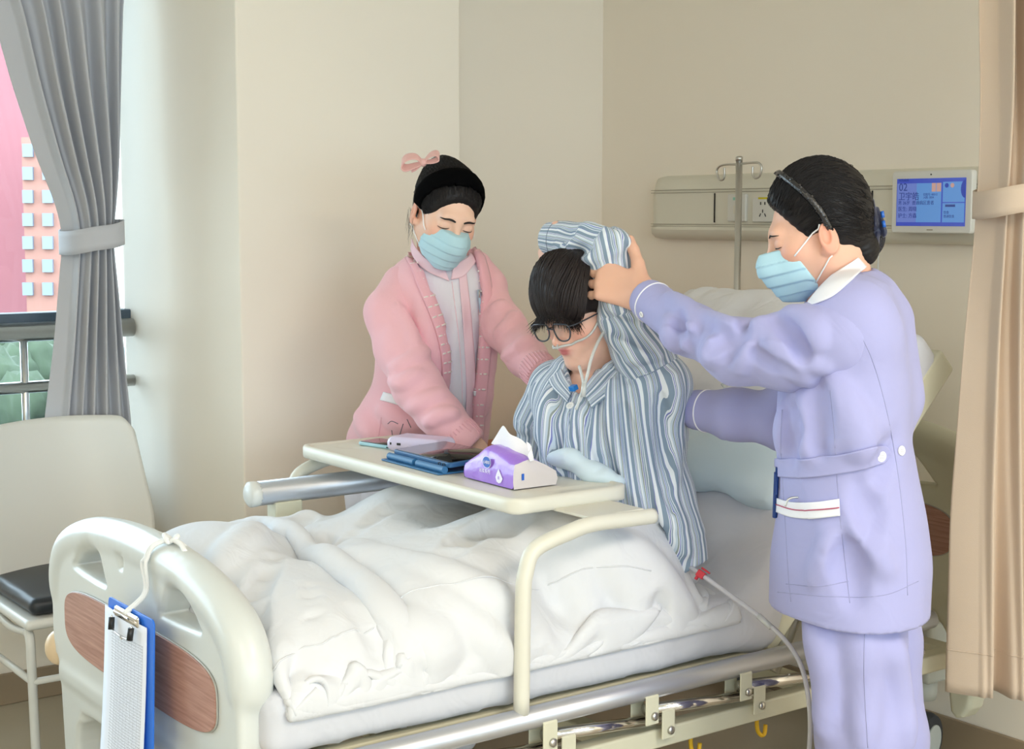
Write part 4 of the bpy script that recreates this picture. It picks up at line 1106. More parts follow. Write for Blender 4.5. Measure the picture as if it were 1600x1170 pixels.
# ------------------------------------------------------------ people: shared builders
def skin_mat(name, rgb, lip):
    m = mat(name, rgb, .48, bump=.12, bscale=420, bdist=.0006, sss=.12, spec=.4); nt = m.node_tree; N = nt.nodes; b = N['Principled BSDF']
    mx = None
    prev = None
    for an, col in (('flush', tuple(int(a * w) for a, w in zip(rgb, (1.0, .86, .84)))), ('lip', lip)):
        at_ = N.new('ShaderNodeAttribute'); at_.attribute_name = an
        mx = N.new('ShaderNodeMix'); mx.data_type = 'RGBA'
        if prev is None: mx.inputs[6].default_value = lin(rgb) + (1,)
        else: nt.links.new(prev, mx.inputs[6])
        mx.inputs[7].default_value = lin(col) + (1,); nt.links.new(at_.outputs['Fac'], mx.inputs[0]); prev = mx.outputs[2]
    nt.links.new(prev, b.inputs['Base Color']); return m
def hair_mat(name, rgb):
    m = mat(name, rgb, .5, spec=.28); return m
class Frame:
    """head or hand frame: x forward, y to the person's left, z up"""
    def __init__(s, o, yaw, pitch, roll=0., scale=1.):
        y, p, r = (math.radians(v) for v in (yaw, pitch, roll))
        f = -FH * math.cos(y) + RT * math.sin(y); l = RT * math.cos(y) + FH * math.sin(y)
        f2 = f * math.cos(p) - UPW * math.sin(p); u2 = UPW * math.cos(p) + f * math.sin(p)
        l2 = l * math.cos(r) + u2 * math.sin(r); u3 = u2 * math.cos(r) - l * math.sin(r)
        s.R = np.stack([f2, l2, u3], 1); s.o = np.asarray(o, float); s.k = scale
    def p(s, *q): return s.o + s.R @ (np.array(q, float) * s.k)
    def d(s, *q): return s.R @ np.array(q, float)
    def loc(s, P): return ((np.asarray(P) - s.o) @ s.R) / s.k
def eye_frame(px, py, d, yaw, pitch, roll, k, loc=(.094, 0, 0)):
    fr = Frame((0, 0, 0), yaw, pitch, roll, k); fr.o = at(px, py, d=d) - fr.R @ (np.array(loc) * k); return fr
def head_ops(S, fr, neck, nr=.054, male=False):
    k = fr.k; p = fr.p; R = fr.R
    E = lambda c, r, kk=.012, mode='u', R2=None: S.ell(p(*c), np.array(r) * k, R if R2 is None else R @ R2, kk * k, mode)
    C = lambda a, b, ra, rb, kk=.012, mode='u', flat=None: S.cone(p(*a), p(*b), ra * k, rb * k, kk * k, mode, flat)
    E((-.018, 0, .032), (.096, .076, .085), .02)
    E((.026, 0, -.028), (.064, .0605, .086), .035)
    for s_ in (-1, 1):
        C((.002, .049 * s_, -.052), (.062, .014 * s_, -.100), .021, .017, .03)
        E((.052, .042 * s_, -.027), (.026, .024, .024), .03)
    E((.072, 0, -.100), (.020, .020, .017), .02)
    C((.080, -.034, .021), (.080, .034, .021), .0125, .0125, .022)
    E((.074, 0, -.060), (.021, .028, .024), .02)
    for s_ in (-1, 1): E((.103, .034 * s_, .000), (.017, .020, .014), .016, 's')
    for s_ in (-1, 1): E((.0775, .033 * s_, -.001), (.0135, .0165, .0125), .005)
    C((.088, 0, .010), (.108, 0, -.032), .0075, .0098, .014); E((.1065, 0, -.036), (.0105, .0105, .009), .008)
    for s_ in (-1, 1): E((.0965, .0125 * s_, -.040), (.0095, .0075, .0075), .006)
    E((.0905, 0, -.0595), (.0085, .0215, .0046), .006); E((.0890, 0, -.0680), (.0090, .0175, .0056), .006)
    C((.1005, -.019, -.0638), (.1005, .019, -.0638), .0018, .0018, .004, 's')
    for s_ in (-1, 1):
        a = math.radians(22) * s_; Ry = np.array([[math.cos(a), -math.sin(a), 0], [math.sin(a), math.cos(a), 0], [0, 0, 1]])
        E((-.014, .083 * s_, -.012), (.020, .0075, .032), .005, 'u', Ry)
        E((-.010, .0895 * s_, -.006), (.010, .006, .018), .004, 's', Ry)
        E((-.004, .078 * s_, -.036), (.010, .007, .010), .008)
    S.cone(p(-.030, 0, -.055), neck, nr * 1.02, nr * 1.12, .04)
def face_attrs(me, fr):
    q = fr.loc(verts(me)); x, y, z = q[:, 0], q[:, 1], q[:, 2]
    g = lambda cx, cy, cz, rx, ry, rz: np.exp(-(((x - cx) / rx) ** 2 + ((y - cy) / ry) ** 2 + ((z - cz) / rz) ** 2))
    lip = np.clip(1.3 * g(.098, 0, -.0595, .012, .019, .0046) + 1.3 * g(.097, 0, -.0680, .012, .016, .0055), 0, 1)
    fl = np.clip(.7 * g(.07, .045, -.03, .03, .025, .022) + .7 * g(.07, -.045, -.03, .03, .025, .022) + .6 * g(.112, 0, -.036, .014, .014, .014) + .8 * g(-.01, .09, -.012, .025, .014, .04) + .8 * g(-.01, -.09, -.012, .025, .014, .04), 0, 1)
    fattr(me, 'lip', lip); fattr(me, 'flush', fl)
def face_lines(S, fr, M_brow, parent, brow=1., lash=True):
    for s_ in (-1, 1):
        t = np.linspace(0, 1, 9)
        P = np.array([fr.p(.100 - .022 * u ** 2, (.013 + .037 * u) * s_, .0165 + .006 * math.sin(u * 2.4) - .003 * u) for u in t])
        P = S.snap(P, .0006); r = .0026 * brow * np.array([.7, 1, 1.1, 1.1, 1.05, .95, .8, .6, .3]) * fr.k
        MB().tube(P, r, 6, flat=.5, up=fr.d(1, 0, 0)).go('eyebrow', M_brow, parent)
        P = np.array([fr.p(.095 - .012 * (2 * u - .8) ** 2, (.0195 + .029 * u) * s_, -.006 - .0035 * math.sin(u * 3.1)) for u in t]); P = S.snap(P, .0004)
        MB().tube(P, np.array([.3, .7, 1, 1.1, 1.1, 1.1, 1, .8, .4]) * .0013 * fr.k, 6).go('eyelashes', M_brow, parent)
def hand_ops(S, wrist, fwd, back, thumb, curls, k=1., spread=.06, thumb_dir=(.55, .8, -.25), thumb_bend=.35):
    """palm, four jointed fingers and a thumb; back = normal of the back of the hand, thumb = direction of the thumb side"""
    w = np.asarray(wrist, float); f = nrm(fwd); n = nrm(np.asarray(back, float) - (np.asarray(back, float) @ f) * f); t = np.cross(n, f)
    if t @ np.asarray(thumb, float) < 0: t = -t
    P = lambda a, b, c: w + k * (f * a + t * b + n * c)
    S.cone(P(-.03, 0, 0), P(.015, 0, 0), .026 * k, .026 * k, .02, flat=(n, .72))
    lat = (.029, .0095, -.0100, -.0285); fw_ = (.088, .093, .087, .077); ln = (.073, .081, .075, .058); rd = (.0094, .0096, .0092, .0080)
    for j in range(4):
        kn = P(fw_[j], lat[j], .002 if j in (1, 2) else 0)
        S.cone(P(.008, lat[j] * .62, 0), kn, .0155 * k, .0118 * k, .016, flat=(n, .85))
    for j in range(4):
        c = curls[j]; p0 = P(fw_[j], lat[j], .001); sp = spread * (lat[j] / .03); a = 0.
        for q, (fr_, cc) in enumerate(((.46, c[0]), (.30, c[1]), (.24, c[2]))):
            a += cc; dr = nrm((f + t * sp) * math.cos(a) - n * math.sin(a)); p1 = p0 + dr * ln[j] * fr_ * k
            r0 = rd[j] * (1 - .10 * q) * k; S.cone(p0, p1, r0 * 1.02, r0 * .93, .0045); p0 = p1
    td = np.array(thumb_dir); p0 = P(.012, .020, -.006); p1 = p0 + k * .044 * nrm(f * td[0] + t * td[1] + n * td[2])
    S.cone(p0, p1, .0165 * k, .0125 * k, .016)
    d2 = nrm(f * (td[0] + thumb_bend) + t * td[1] * (1 - thumb_bend * .5) + n * td[2]); p2 = p1 + k * .032 * d2; S.cone(p1, p2, .0118 * k, .0105 * k, .005)
    p3 = p2 + k * .024 * nrm(d2 + f * thumb_bend * .5); S.cone(p2, p3, .0105 * k, .0085 * k, .005)
    return p3
def loft_fn(rows, cap=.004, power=2.):
    """rows: (py, px left, px right, depth, half thickness) -> stacked view-aligned ellipses"""
    c = [at((l + r) / 2, y, d=d) for y, l, r, d, b in rows]
    Z = np.array([q[2] for q in c]); o = np.argsort(Z)
    U = np.array([(q - CAMP) @ RT for q in c]); W = np.array([(q - CAMP) @ FH for q in c])
    A = np.array([(r - l) / 2 * d / FPX for y, l, r, d, b in rows]); Bv = np.array([b for *_, b in rows])
    zf = np.linspace(Z.min(), Z.max(), 160)
    def fine(v):
        g = np.interp(zf, Z[o], v[o]); ker = np.ones(13) / 13
        return np.convolve(np.pad(g, 6, 'edge'), ker, 'valid').astype(np.float32)
    U, W, A, Bv = fine(U), fine(W), fine(A), fine(Bv); z0, z1 = float(zf[0]), float(zf[-1])
    RT3, FH3, C3 = RT.astype(np.float32), FH.astype(np.float32), CAMP.astype(np.float32)
    def f(P):
        z = P[..., 2]; i = np.clip((z - z0) / (z1 - z0), 0, 1) * 159; i0 = np.minimum(i.astype(int), 158); t = (i - i0).astype(np.float32)
        L = lambda v: v[i0] * (1 - t) + v[i0 + 1] * t
        q = P - C3; u = q @ RT3 - L(U); w = q @ FH3 - L(W); a, b = L(A), L(Bv)
        if power == 2.:
            k0 = np.sqrt((u / a) ** 2 + (w / b) ** 2); k1 = np.sqrt((u / (a * a)) ** 2 + (w / (b * b)) ** 2)
            d = np.where(k0 < 1e-3, -np.minimum(a, b), k0 * (k0 - 1) / np.maximum(k1, 1e-4))
        else:
            k0 = (np.abs(u / a) ** power + np.abs(w / b) ** power) ** (1 / power); d = (k0 - 1) * np.minimum(a, b)
        e = np.maximum(z - z1, z0 - z)
        return (np.sqrt(np.maximum(d, 0) ** 2 + np.maximum(e, 0) ** 2) + np.minimum(np.maximum(d, e), 0)).astype(np.float32)
    cen = np.mean(c, 0); cen[2] = (z0 + z1) / 2
    return f, cen, max((z1 - z0) / 2, A.max(), Bv.max()) * 1.35
def sub_loft(S, rows, k=.02, grow=0., power=2., mode='u'):
    f, c, r = loft_fn(rows, power=power)
    S.func((lambda P: f(P) - np.float32(grow)) if grow else f, c, r + abs(grow) + .02, k, mode); return S
def view_poly(poly, near=None, far=None):
    """prism through a photo outline between two depths"""
    fp = poly_sd(poly); F3, R3, U3, C3 = FW.astype(np.float32), RT.astype(np.float32), UPC.astype(np.float32), CAMP.astype(np.float32)
    def f(P):
        q = P - C3; z = np.maximum(q @ F3, .1); x = 800 + FPX * (q @ R3) / z; y = 585 - FPX * (q @ U3) / z
        d = fp(x.astype(np.float32), y.astype(np.float32)) * z / FPX
        if near is not None: d = np.maximum(d, near - z)
        if far is not None: d = np.maximum(d, z - far)
        return d.astype(np.float32)
    return f
def limb(pts): return [at(a, b, d=d) for a, b, d in pts]
def seam_tube(S, pts, r, name, m, parent, off=0., n=6):
    P, G = S.seam(pts, off=off)
    return MB().tube(P, r, n).go(name, m, parent)
def button(S, px, py, r, m, parent, name='button'):
    P, G, ok = S.hit([px], [py]); g = G[0]; c = P[0] + g * .0006
    b = MB().lathe([(r, 0), (r, .0018), (r * .86, .0026), (r * .72, .0020), (0, .0018)], c, g, 20).go(name, m, parent, sharp=50)
    e = nrm(np.cross(g, UPW)); u = np.cross(e, g)
    for a_, b_ in ((-1, -1), (1, -1), (-1, 1), (1, 1)): MB().lathe([(.0007, .0018), (.0007, .0022)], c + e * a_ * r * .22 + u * b_ * r * .22, g, 6).go('button_hole', M_dark, b)
    return b
def strands(name, curves, m, parent, r=.0011, n=4, taper=True):
    V, Fq = [], []; base = 0
    for P in curves:
        P = np.asarray(P); k = len(P); T = np.gradient(P, axis=0); T /= np.linalg.norm(T, axis=1, keepdims=True) + 1e-9
        e = np.cross(T, np.array([.31, .22, .92])); e /= np.linalg.norm(e, axis=1, keepdims=True) + 1e-9; f = np.cross(T, e)
        rad = r * (np.interp(np.linspace(0, 1, k), [0, .15, .7, 1], [.6, 1, .85, .12]) if taper else np.ones(k))
        q = 2 * math.pi * np.arange(n) / n
        V.append((P[:, None] + rad[:, None, None] * (np.cos(q)[None, :, None] * e[:, None] + np.sin(q)[None, :, None] * f[:, None])).reshape(-1, 3))
        I = np.arange(k * n).reshape(k, n) + base; J = np.roll(I, -1, 1)
        Fq.append(np.stack([I[:-1], J[:-1], J[1:], I[1:]], -1).reshape(-1, 4)); base += k * n
    return tag(link(name, npmesh(name, np.concatenate(V), np.concatenate(Fq)), m, parent), kind='stuff')
def mask_part(fr, parent, m, pleat=True):
    S = Sdf(); p = fr.p; k = fr.k
    S.ell(p(.040, 0, -.056), np.array([.072, .070, .070]) * k, fr.R, k=0)
    S.cone(p(.090, 0, -.002), p(.108, 0, -.040), .018 * k, .024 * k, k=.04)
    S.cone(p(.104, 0, -.045), p(.080, 0, -.104), .024 * k, .026 * k, k=.03)
    R3 = fr.R.astype(np.float32); o3 = fr.o.astype(np.float32)
    def saw(P):
        q = (P - o3) @ R3 / np.float32(k); z = q[..., 2] + .35 * np.maximum(.05 - q[..., 0], 0)
        u = (z + .034) / .024; s_ = (u - np.floor(u)); s_ = np.where((z < -.034) & (z > -.106), s_, .5)
        return np.float32(.0036) * (np.where(s_ < .85, s_, (1 - s_) / .15 * .85) - .45)
    base = S.ops[:]
    sol = Sdf(); sol.ops = base; sol.disp = saw
    M_ = Sdf(); M_.func(lambda P: sol.ev(P), p(.06, 0, -.05), .16, k=0)
    M_.plane(p(.108, 0, -.012), fr.d(.02, 0, 1), k=.002); M_.plane(p(.09, 0, -.122), fr.d(.25, 0, -1), k=.002)
    M_.plane(p(.056, 0, -.03), fr.d(-1, 0, .43), k=.002)
    o = link('face_mask', M_.mesh('face_mask', .0027, lo=fr.o - .2, hi=fr.o + .2), m, parent)
    return o, sol

M_skin1 = skin_mat('fair_skin', (236, 196, 174), (190, 120, 116))
M_skin2 = skin_mat('warm_skin', (226, 178, 154), (180, 110, 104))
M_skin3 = skin_mat('pale_skin', (230, 186, 166), (196, 112, 112))
M_hair = hair_mat('black_hair', (24, 21, 22)); M_hair2 = hair_mat('dark_brown_hair', (34, 27, 26))
M_mask = mat('mask_blue', (182, 218, 231), .8, bump=.1, bscale=500, spec=.2)
M_loop = mat('mask_loop_white', (238, 238, 238), .8)
M_lav = mat('lavender_uniform', (164, 165, 209), .75, bump=.06, bscale=700, wrk=.25, wscale=10, sheen=.12, spec=.25)
M_lavd = mat('lavender_seam', (150, 152, 190), .8)
M_wtrim = mat('white_trim', (234, 234, 240), .75)
M_btn = mat('white_button', (240, 240, 238), .25)
M_pinkk = mat('pink_knit', (238, 186, 196), .9, bump=.5, bscale=420, bdist=.0012, sheen=.3, spec=.15)
M_pinkd = mat('pink_knit_rib', (233, 178, 190), .9, sheen=.3, spec=.15)
M_dress = mat('white_uniform', (224, 222, 232), .8, bump=.06, bscale=600, wrk=.3, wscale=14, spec=.2)
M_pinkc = mat('pale_pink_collar', (236, 204, 216), .8)

# ------------------------------------------------------------ older woman in lavender, near side of the bed
n2f = eye_frame(1214, 384, 3.02, -97, 16, 0, .98, (.086, .033, -.002))
n2neck = at(1318, 452, d=3.05)
n2 = Sdf(); head_ops(n2, n2f, n2neck, .056)
N2T = [(452, 1290, 1372, 3.04, .13), (475, 1265, 1393, 3.03, .165), (520, 1246, 1408, 3.02, .19), (600, 1218, 1421, 3.02, .19), (680, 1214, 1419, 3.02, .18), (730, 1216, 1426, 3.03, .18), (800, 1216, 1440, 3.04, .20), (870, 1206, 1450, 3.05, .212), (946, 1206, 1446, 3.05, .212)]
sub_loft(n2, N2T, k=.05, grow=-.034)
armL = limb([(1325, 520, 2.93), (1150, 548, 3.00), (1000, 462, 3.27)])
armR = limb([(1300, 540, 3.20), (1215, 665, 3.28), (1078, 640, 3.42)])
n2.path(armL, [.052, .042, .028], k=.03); n2.path(armR, [.052, .042, .028], k=.03)
hf = at(925, 436, d=3.33) - at(1003, 464, d=3.27)
hand_ops(n2, at(1003, 460, d=3.275), hf, -FW * .8 + UPC * .25 - RT * .1, UPC, [(.12, .22, .15), (.40, .55, .35), (.50, .65, .4), (.55, .7, .45)], 1.17, .10, (.60, .80, .05), .10)
hand_ops(n2, at(1072, 640, d=3.43), at(1020, 638, d=3.47) - at(1078, 640, d=3.42), UPC * .3 + FW, UPC, [(.25, .3, .2)] * 4, 1.05)
me = n2.mesh('older_woman', .0031); face_attrs(me, n2f)
W2 = link('person', me, M_skin2); tag(W2, 'woman in a lavender uniform and blue mask guiding the raised striped sleeve', 'person')
c0 = verts(me).copy(); W2loc = np.array([*at(1325, 900, d=3.05)[:2], 0.0])
def rebase(o, loc):
    me = o.data; co = verts(me); me.vertices.foreach_set('co', (co - np.asarray(loc, np.float32)).ravel()); o.location = tuple(float(v) for v in loc)
rebase(W2, W2loc)
face_lines(n2, n2f, M_hair, W2, .8)
# uniform top
t2 = Sdf(); sub_loft(t2, N2T, k=0)
t2.cone(at(1335, 462, d=3.03), at(1330, 505, d=2.90), .05, .088, k=.06)
t2.cone(at(1335, 462, d=3.05), at(1312, 520, d=3.20), .05, .080, k=.06)
t2.cone(at(1388, 505, d=3.05), at(1405, 620, d=3.05), .045, .04, k=.08)
folds(t2, [([(1300, 840), (1270, 905)], .012), ([(1340, 815), (1385, 890)], .012), ([(1290, 620), (1300, 690)], .014), ([(1260, 630), (1262, 700)], .016), ([(1300, 600), (1335, 660), (1345, 700)], .014), ([(1225, 640), (1222, 700)], .012)], lift=.004, k=.035)
folds(t2, [[(1280, 610), (1282, 700)], [(1320, 850), (1335, 935)], [(1345, 760), (1365, 840)], [(1240, 640), (1242, 705)], [(1395, 690), (1375, 745)]], r=.014, lift=.0045, k=.04, mode='s')
nz1 = noise(31, 13, warp=1.); t2.disp = lambda P: np.float32(.0028) * nz1(P)
neckhole = view_poly([(1250, 470), (1290, 425), (1322, 405), (1372, 402), (1350, 425), (1310, 440), (1285, 465), (1268, 492)], 2.9, 3.2)
t2.cone(n2f.p(-.02, 0, -.05), n2neck, .060, .064, k=.01, mode='s')
top2 = link('uniform_top', t2.mesh('uniform_top', .0058), M_lav, W2)
hemP = [(1206, 930), (1240, 942), (1300, 944), (1360, 944), (1420, 932), (1440, 918)]
sl2 = Sdf(); sl2.path(limb([(1342, 500, 2.96), (1312, 528, 2.90), (1235, 548, 2.94), (1150, 548, 3.00), (1080, 515, 3.13), (1015, 470, 3.255)]), [.066, .082, .073, .062, .052, .043], k=.03)
folds(sl2, [([(1048, 462), (1072, 478), (1084, 505), (1078, 545)], .011), ([(1100, 490), (1130, 505), (1150, 520)], .011), ([(1190, 505), (1170, 530), (1155, 575)], .012), ([(1235, 485), (1268, 508), (1276, 540)], .013), ([(1195, 525), (1240, 560), (1290, 575)], .011), ([(1040, 500), (1052, 535)], .009), ([(1125, 525), (1105, 565)], .010), ([(1225, 565), (1275, 600)], .010)], lift=.0055, k=.026)
folds(sl2, [[(1060, 495), (1075, 540)], [(1110, 512), (1130, 530), (1105, 550)], [(1165, 505), (1140, 560)], [(1215, 500), (1245, 530), (1255, 560)], [(1180, 550), (1235, 585)]], r=.011, lift=.005, k=.02, mode='s')
nz2 = noise(33, 20, warp=1.); sl2.disp = lambda P: np.float32(.003) * nz2(P)
cut = at(1008, 463, d=3.265); dirc = nrm(at(1000, 455, d=3.28) - at(1060, 500, d=3.16)); sl2.plane(cut, dirc, k=.003)
sl2.cone(cut - dirc * .03, cut + dirc * .03, .032, .034, k=.004, mode='s')
sleeve = link('sleeve', sl2.mesh('sleeve', .0048), M_lav, W2)
sr2 = Sdf(); sr2.path(limb([(1290, 560, 3.20), (1225, 655, 3.27), (1150, 648, 3.33), (1086, 640, 3.405)]), [.068, .062, .055, .046], k=.03)
nz3 = noise(35, 22, warp=1.); sr2.disp = lambda P: np.float32(.003) * nz3(P)
c2_ = at(1084, 640, d=3.41); d2_ = nrm(at(1078, 640, d=3.42) - at(1150, 648, d=3.33)); sr2.plane(c2_, d2_, k=.003); sr2.cone(c2_ - d2_ * .02, c2_ + d2_ * .02, .036, k=.004, mode='s')
sleeveR = link('sleeve', sr2.mesh('sleeve', .006), M_lav, W2)
def ring_on(S, c, dr, r0, r, name, m, parent, off=.0004):
    e = nrm(np.cross(dr, UPW)); u = np.cross(dr, e)
    P = np.array([c + r0 * (e * math.cos(q) + u * math.sin(q)) for q in np.linspace(0, 2 * math.pi, 48, endpoint=False)])
    n_ = S.snap(P, off, 6); n_ = n_ - ((n_ - c) @ dr)[:, None] * dr
    return MB().tube(n_, r, 6, closed=True).go(name, m, parent)
ring_on(sl2, cut - dirc * .030, dirc, .045, .0018, 'cuff_piping', M_wtrim, sleeve); ring_on(sr2, c2_ - d2_ * .036, d2_, .05, .0018, 'cuff_piping', M_wtrim, sleeveR)
button(sl2, 1003, 491, .0065, M_btn, sleeve)
sm_ = lambda pts, r=.0009, off=-.0001, m=M_lavd, nm='seam': seam_tube(t2, pts, r, nm, m, top2, off)
sm_([(1325, 465), (1340, 490), (1352, 530)]) if False else None
sm_([(1337, 510), (1362, 560), (1385, 640), (1403, 740), (1415, 850), (1418, 930)])
sm_([(1305, 700), (1312, 800), (1322, 890), (1328, 942)]); sm_([(1297, 610), (1302, 660), (1305, 700)])
sm_([(1222, 640), (1220, 700), (1226, 800), (1232, 900), (1236, 940)]); sm_([(1228, 912), (1280, 916), (1326, 908)])
sm_([(1215, 925), (1300, 932), (1380, 930), (1435, 908)])
bl = t2.patch(([(1214, 716), (1260, 716), (1320, 708), (1370, 696), (1384, 697), (1391, 708)], [(1213, 744), (1260, 746), (1320, 738), (1370, 726), (1382, 722), (1391, 710)]), .0035, 16)
belt = grid('waist_tab', bl, M_lav, top2, thick=.003)
button(t2, 1376, 713, .0105, M_btn, belt); button(t2, 1408, 704, .0095, M_btn, top2)
for o_ in belt.children: o_.location += Vector(tuple(-FW * .004))
tr_ = t2.patch(([(1217, 778), (1240, 784), (1275, 784), (1312, 779)], [(1216, 800), (1240, 808), (1275, 810), (1314, 806)]), .004, 10)
grid('pocket_trim', tr_, M_wtrim, top2, thick=.002)
seam_tube(t2, [(1217, 788), (1245, 796), (1280, 796), (1313, 793)], .0012, 'trim_stripe', mat('red_stripe', (176, 70, 100), .7), top2, .006)
# collar
def collar(S, rows, m, parent, name='collar', off=.004, th=.003):
    return grid(name, S.patch(rows, off, 10), m, parent, thick=th)
cl2 = Sdf(); cl2.ops = t2.ops[:-1]; cl2.cone(n2f.p(-.02, 0, -.05), n2neck, .062, .068, k=.02)
collar(cl2, ([(1262, 478), (1285, 450), (1312, 424), (1338, 403)], [(1266, 480), (1300, 466), (1325, 446), (1352, 420)]), M_wtrim, top2, off=.005)
# trousers and shoes
tr2 = Sdf()
tr2.path(limb([(1330, 900, 3.01), (1336, 1000, 2.98), (1346, 1150, 2.97)]), [.095, .094, .087], k=.03)
kneeL = at(1346, 1150, d=2.97); tr2.cone(kneeL, np.array([kneeL[0] + .01, kneeL[1] + .01, .07]), .088, .078, k=.03)
tr2.path(limb([(1356, 900, 3.12), (1370, 1000, 3.14), (1384, 1150, 3.16)]), [.092, .090, .084], k=.03)
kneeR = at(1384, 1150, d=3.16); tr2.cone(kneeR, np.array([kneeR[0] + .02, kneeR[1] + .02, .07]), .086, .076, k=.03)
folds(tr2, [([(1275, 985), (1290, 1060), (1285, 1140)], .014), ([(1345, 960), (1352, 1060), (1350, 1160)], .016), ([(1395, 1010), (1410, 1080), (1420, 1160)], .012)], lift=.006, k=.04)
nz4 = noise(41, 9, warp=1.); tr2.disp = lambda P: np.float32(.005) * nz4(P * np.array([1, 1, .4], np.float32))
trs = link('trousers', tr2.mesh('trousers', .007), M_lav, W2)
seam_tube(tr2, [(1352, 950), (1350, 1040), (1352, 1100), (1356, 1168)], .0009, 'seam', M_lavd, trs)
for kx in (kneeL, kneeR):
    sh = Sdf(); fdir = -RT * .9 + FH * .2; b0 = np.array([kx[0], kx[1], .045]); sh.cone(b0 - fdir * .07, b0 + fdir * .12, .045, .040, k=.02); sh.box(b0 + fdir * .02 - UPW * .03, (.15, .05, .015), np.stack([nrm(fdir), np.cross(UPW, nrm(fdir)), UPW], 1), .012, .02); sh.plane((0, 0, .001), (0, 0, -1), .002)
    link('shoe', sh.mesh('shoe', .007), M_wtrim, W2)
# hair
def swept_hair(fr, S0, hair_m, parent, bun, cx=(-.022, 0, .034), r=(.108, .087, .098), front=(.080, .085), ncur=520, ear_gap=True, seed=1, pl=(.86, -.51), extra=None):
    H = Sdf(); k = fr.k; H.ell(fr.p(*cx), np.array(r) * k, fr.R, k=0)
    H.cone(fr.p(-.05, 0, -.02), fr.p(-.075, 0, -.055), .062 * k, .04 * k, k=.03)
    if extra: extra(H)
    H.plane(fr.p(front[0], 0, front[1]), fr.d(pl[0], 0, pl[1]), k=.012)
    H.plane(fr.p(-.05, 0, -.078), fr.d(.45, 0, -.9), k=.01)
    if ear_gap:
        for s_ in (-1, 1): H.ell(fr.p(-.002, .088 * s_, -.016), np.array([.030, .022, .036]) * k, fr.R, k=.012, mode='s')
    R3 = fr.R.astype(np.float32); o3 = fr.o.astype(np.float32)
    hn = noise(seed, 60, 5); b_ = fr.loc(bun)
    def ripple(P):
        q = (P - o3) @ R3; a = np.arctan2(q[..., 1] - b_[1] * k, q[..., 2] - b_[2] * k - .0)
        return np.float32(.0005) * np.sin(a * 46 + 3 * hn(P) * .4)
    H.disp = ripple
    o = link('hair', H.mesh('hair', .0036), hair_m, parent)
    rr = np.random.RandomState(seed); cur = []
    nrm_pl = np.array([pl[0], 0, pl[1]]); nrm_pl /= np.linalg.norm(nrm_pl)
    for i in range(ncur):
        th = rr.uniform(-1.75, 1.75)
        st = np.array([front[0] - .004, .082 * math.sin(th), 0.]); zz = front[1] * max(math.cos(th), -.2) + .004
        st[0] = front[0] - (front[1] - zz) * (-pl[1] / pl[0]) - .006 + rr.uniform(-.05, .004); st[2] = zz + rr.uniform(-.004, .004)
        en = b_ + rr.normal(size=3) * .012
        t = np.linspace(0, 1, 12)[:, None]; P = st * (1 - t) + en * t
        mid = np.sin(np.pi * t) * np.array([[0, .05 * math.sin(th), .09 * max(math.cos(th), 0) + .01]]); P = P + mid
        P = np.array([fr.p(*q) for q in P]); cur.append(P)
    cur = list(H.snap(np.array(cur), (.0008 + .0012 * rr.rand(ncur, 1)).astype(np.float32), 5))
    strands('hair_strands', cur, hair_m, o, .0007)
    return o, H
bun2 = at(1352, 362, d=3.07)
hair2, H2 = swept_hair(n2f, n2, M_hair, W2, bun2, cx=(-.018, 0, .046), r=(.108, .088, .108), seed=5)
M_navy = mat('navy_ribbon', (22, 30, 62), .45, bump=.4, bscale=120, sheen=.4); M_net = mat('dark_net', (18, 18, 30), .6, bump=.8, bscale=260, bdist=.003)
bs = Sdf(); bs.ell(at(1356, 372, d=3.07), (.034, .030, .040), n2f.R, k=0); nzb = noise(51, 90); bs.disp = lambda P: np.float32(.0015) * nzb(P)
bun_o = link('hair_bun', bs.mesh('hair_bun', .004), M_net, hair2)
rb = Sdf()
for (a, b_, c_, d_, r_) in ((1362, 318, 1366, 350, .011), (1370, 330, 1378, 352, .010), (1375, 345, 1381, 362, .009), (1360, 340, 1358, 365, .012), (1372, 352, 1368, 378, .010)):
    rb.cone(at(a, b_, d=3.05), at(c_, d_, d=3.04), r_, r_ * 1.3, k=.003, flat=(RT, .55))
link('hair_ribbon', rb.mesh('hair_ribbon', .003), M_navy, hair2)
for px_, py_ in ((1378, 335), (1380, 350)): MB().tube(limb([(px_, py_ - 5, 3.015), (px_ + 2, py_ + 5, 3.015)]), .004, 6).go('ribbon_gem', mat('blue_gem', (40, 100, 190), .15), hair2)
MB().tube(catmull(limb([(1352, 345, 3.02), (1361, 350, 3.02), (1357, 360, 3.02), (1363, 362, 3.02)]), 5), .0016, 6).go('hair_clip', M_chrome, hair2)
arc = [n2f.p(.030 - .048 * abs(math.sin(q)) ** 2.2, .10 * math.sin(q), .12 * math.cos(q)) for q in np.linspace(-1.62, 1.62, 46)]
arc = H2.snap(np.array(arc), .003, 8)
M_spark = mat('sparkly_black_band', (20, 20, 24), .2, bump=.6, bscale=300, bdist=.002, spec=.8)
hbnd = MB().tube(arc, .0075, 8).go('headband', M_spark, hair2)
mbb = MB(); rr = np.random.RandomState(8)
for q in arc[::1]:
    for k_ in range(3):
        dv = nrm(rr.normal(size=3)); mbb.lathe([(.0, -.003), (.003, 0), (0, .003)], q + dv * .0075, dv, 5)
tag(mbb.go('headband_beads', M_spark, hbnd, smooth=False), kind='stuff')
mk2, mks2 = mask_part(n2f, W2, M_mask)
for a, b_ in (((.058, .066, -.030), (-.004, .084, .018)), ((.034, .066, -.098), (-.012, .084, -.046))):
    P = np.array([n2f.p(*(np.array(a) * (1 - t) + np.array(b_) * t)) for t in np.linspace(0, 1, 8)])
    MB().tube(n2.snap(P, .0025), .0017, 6).go('ear_loop', M_loop, mk2)
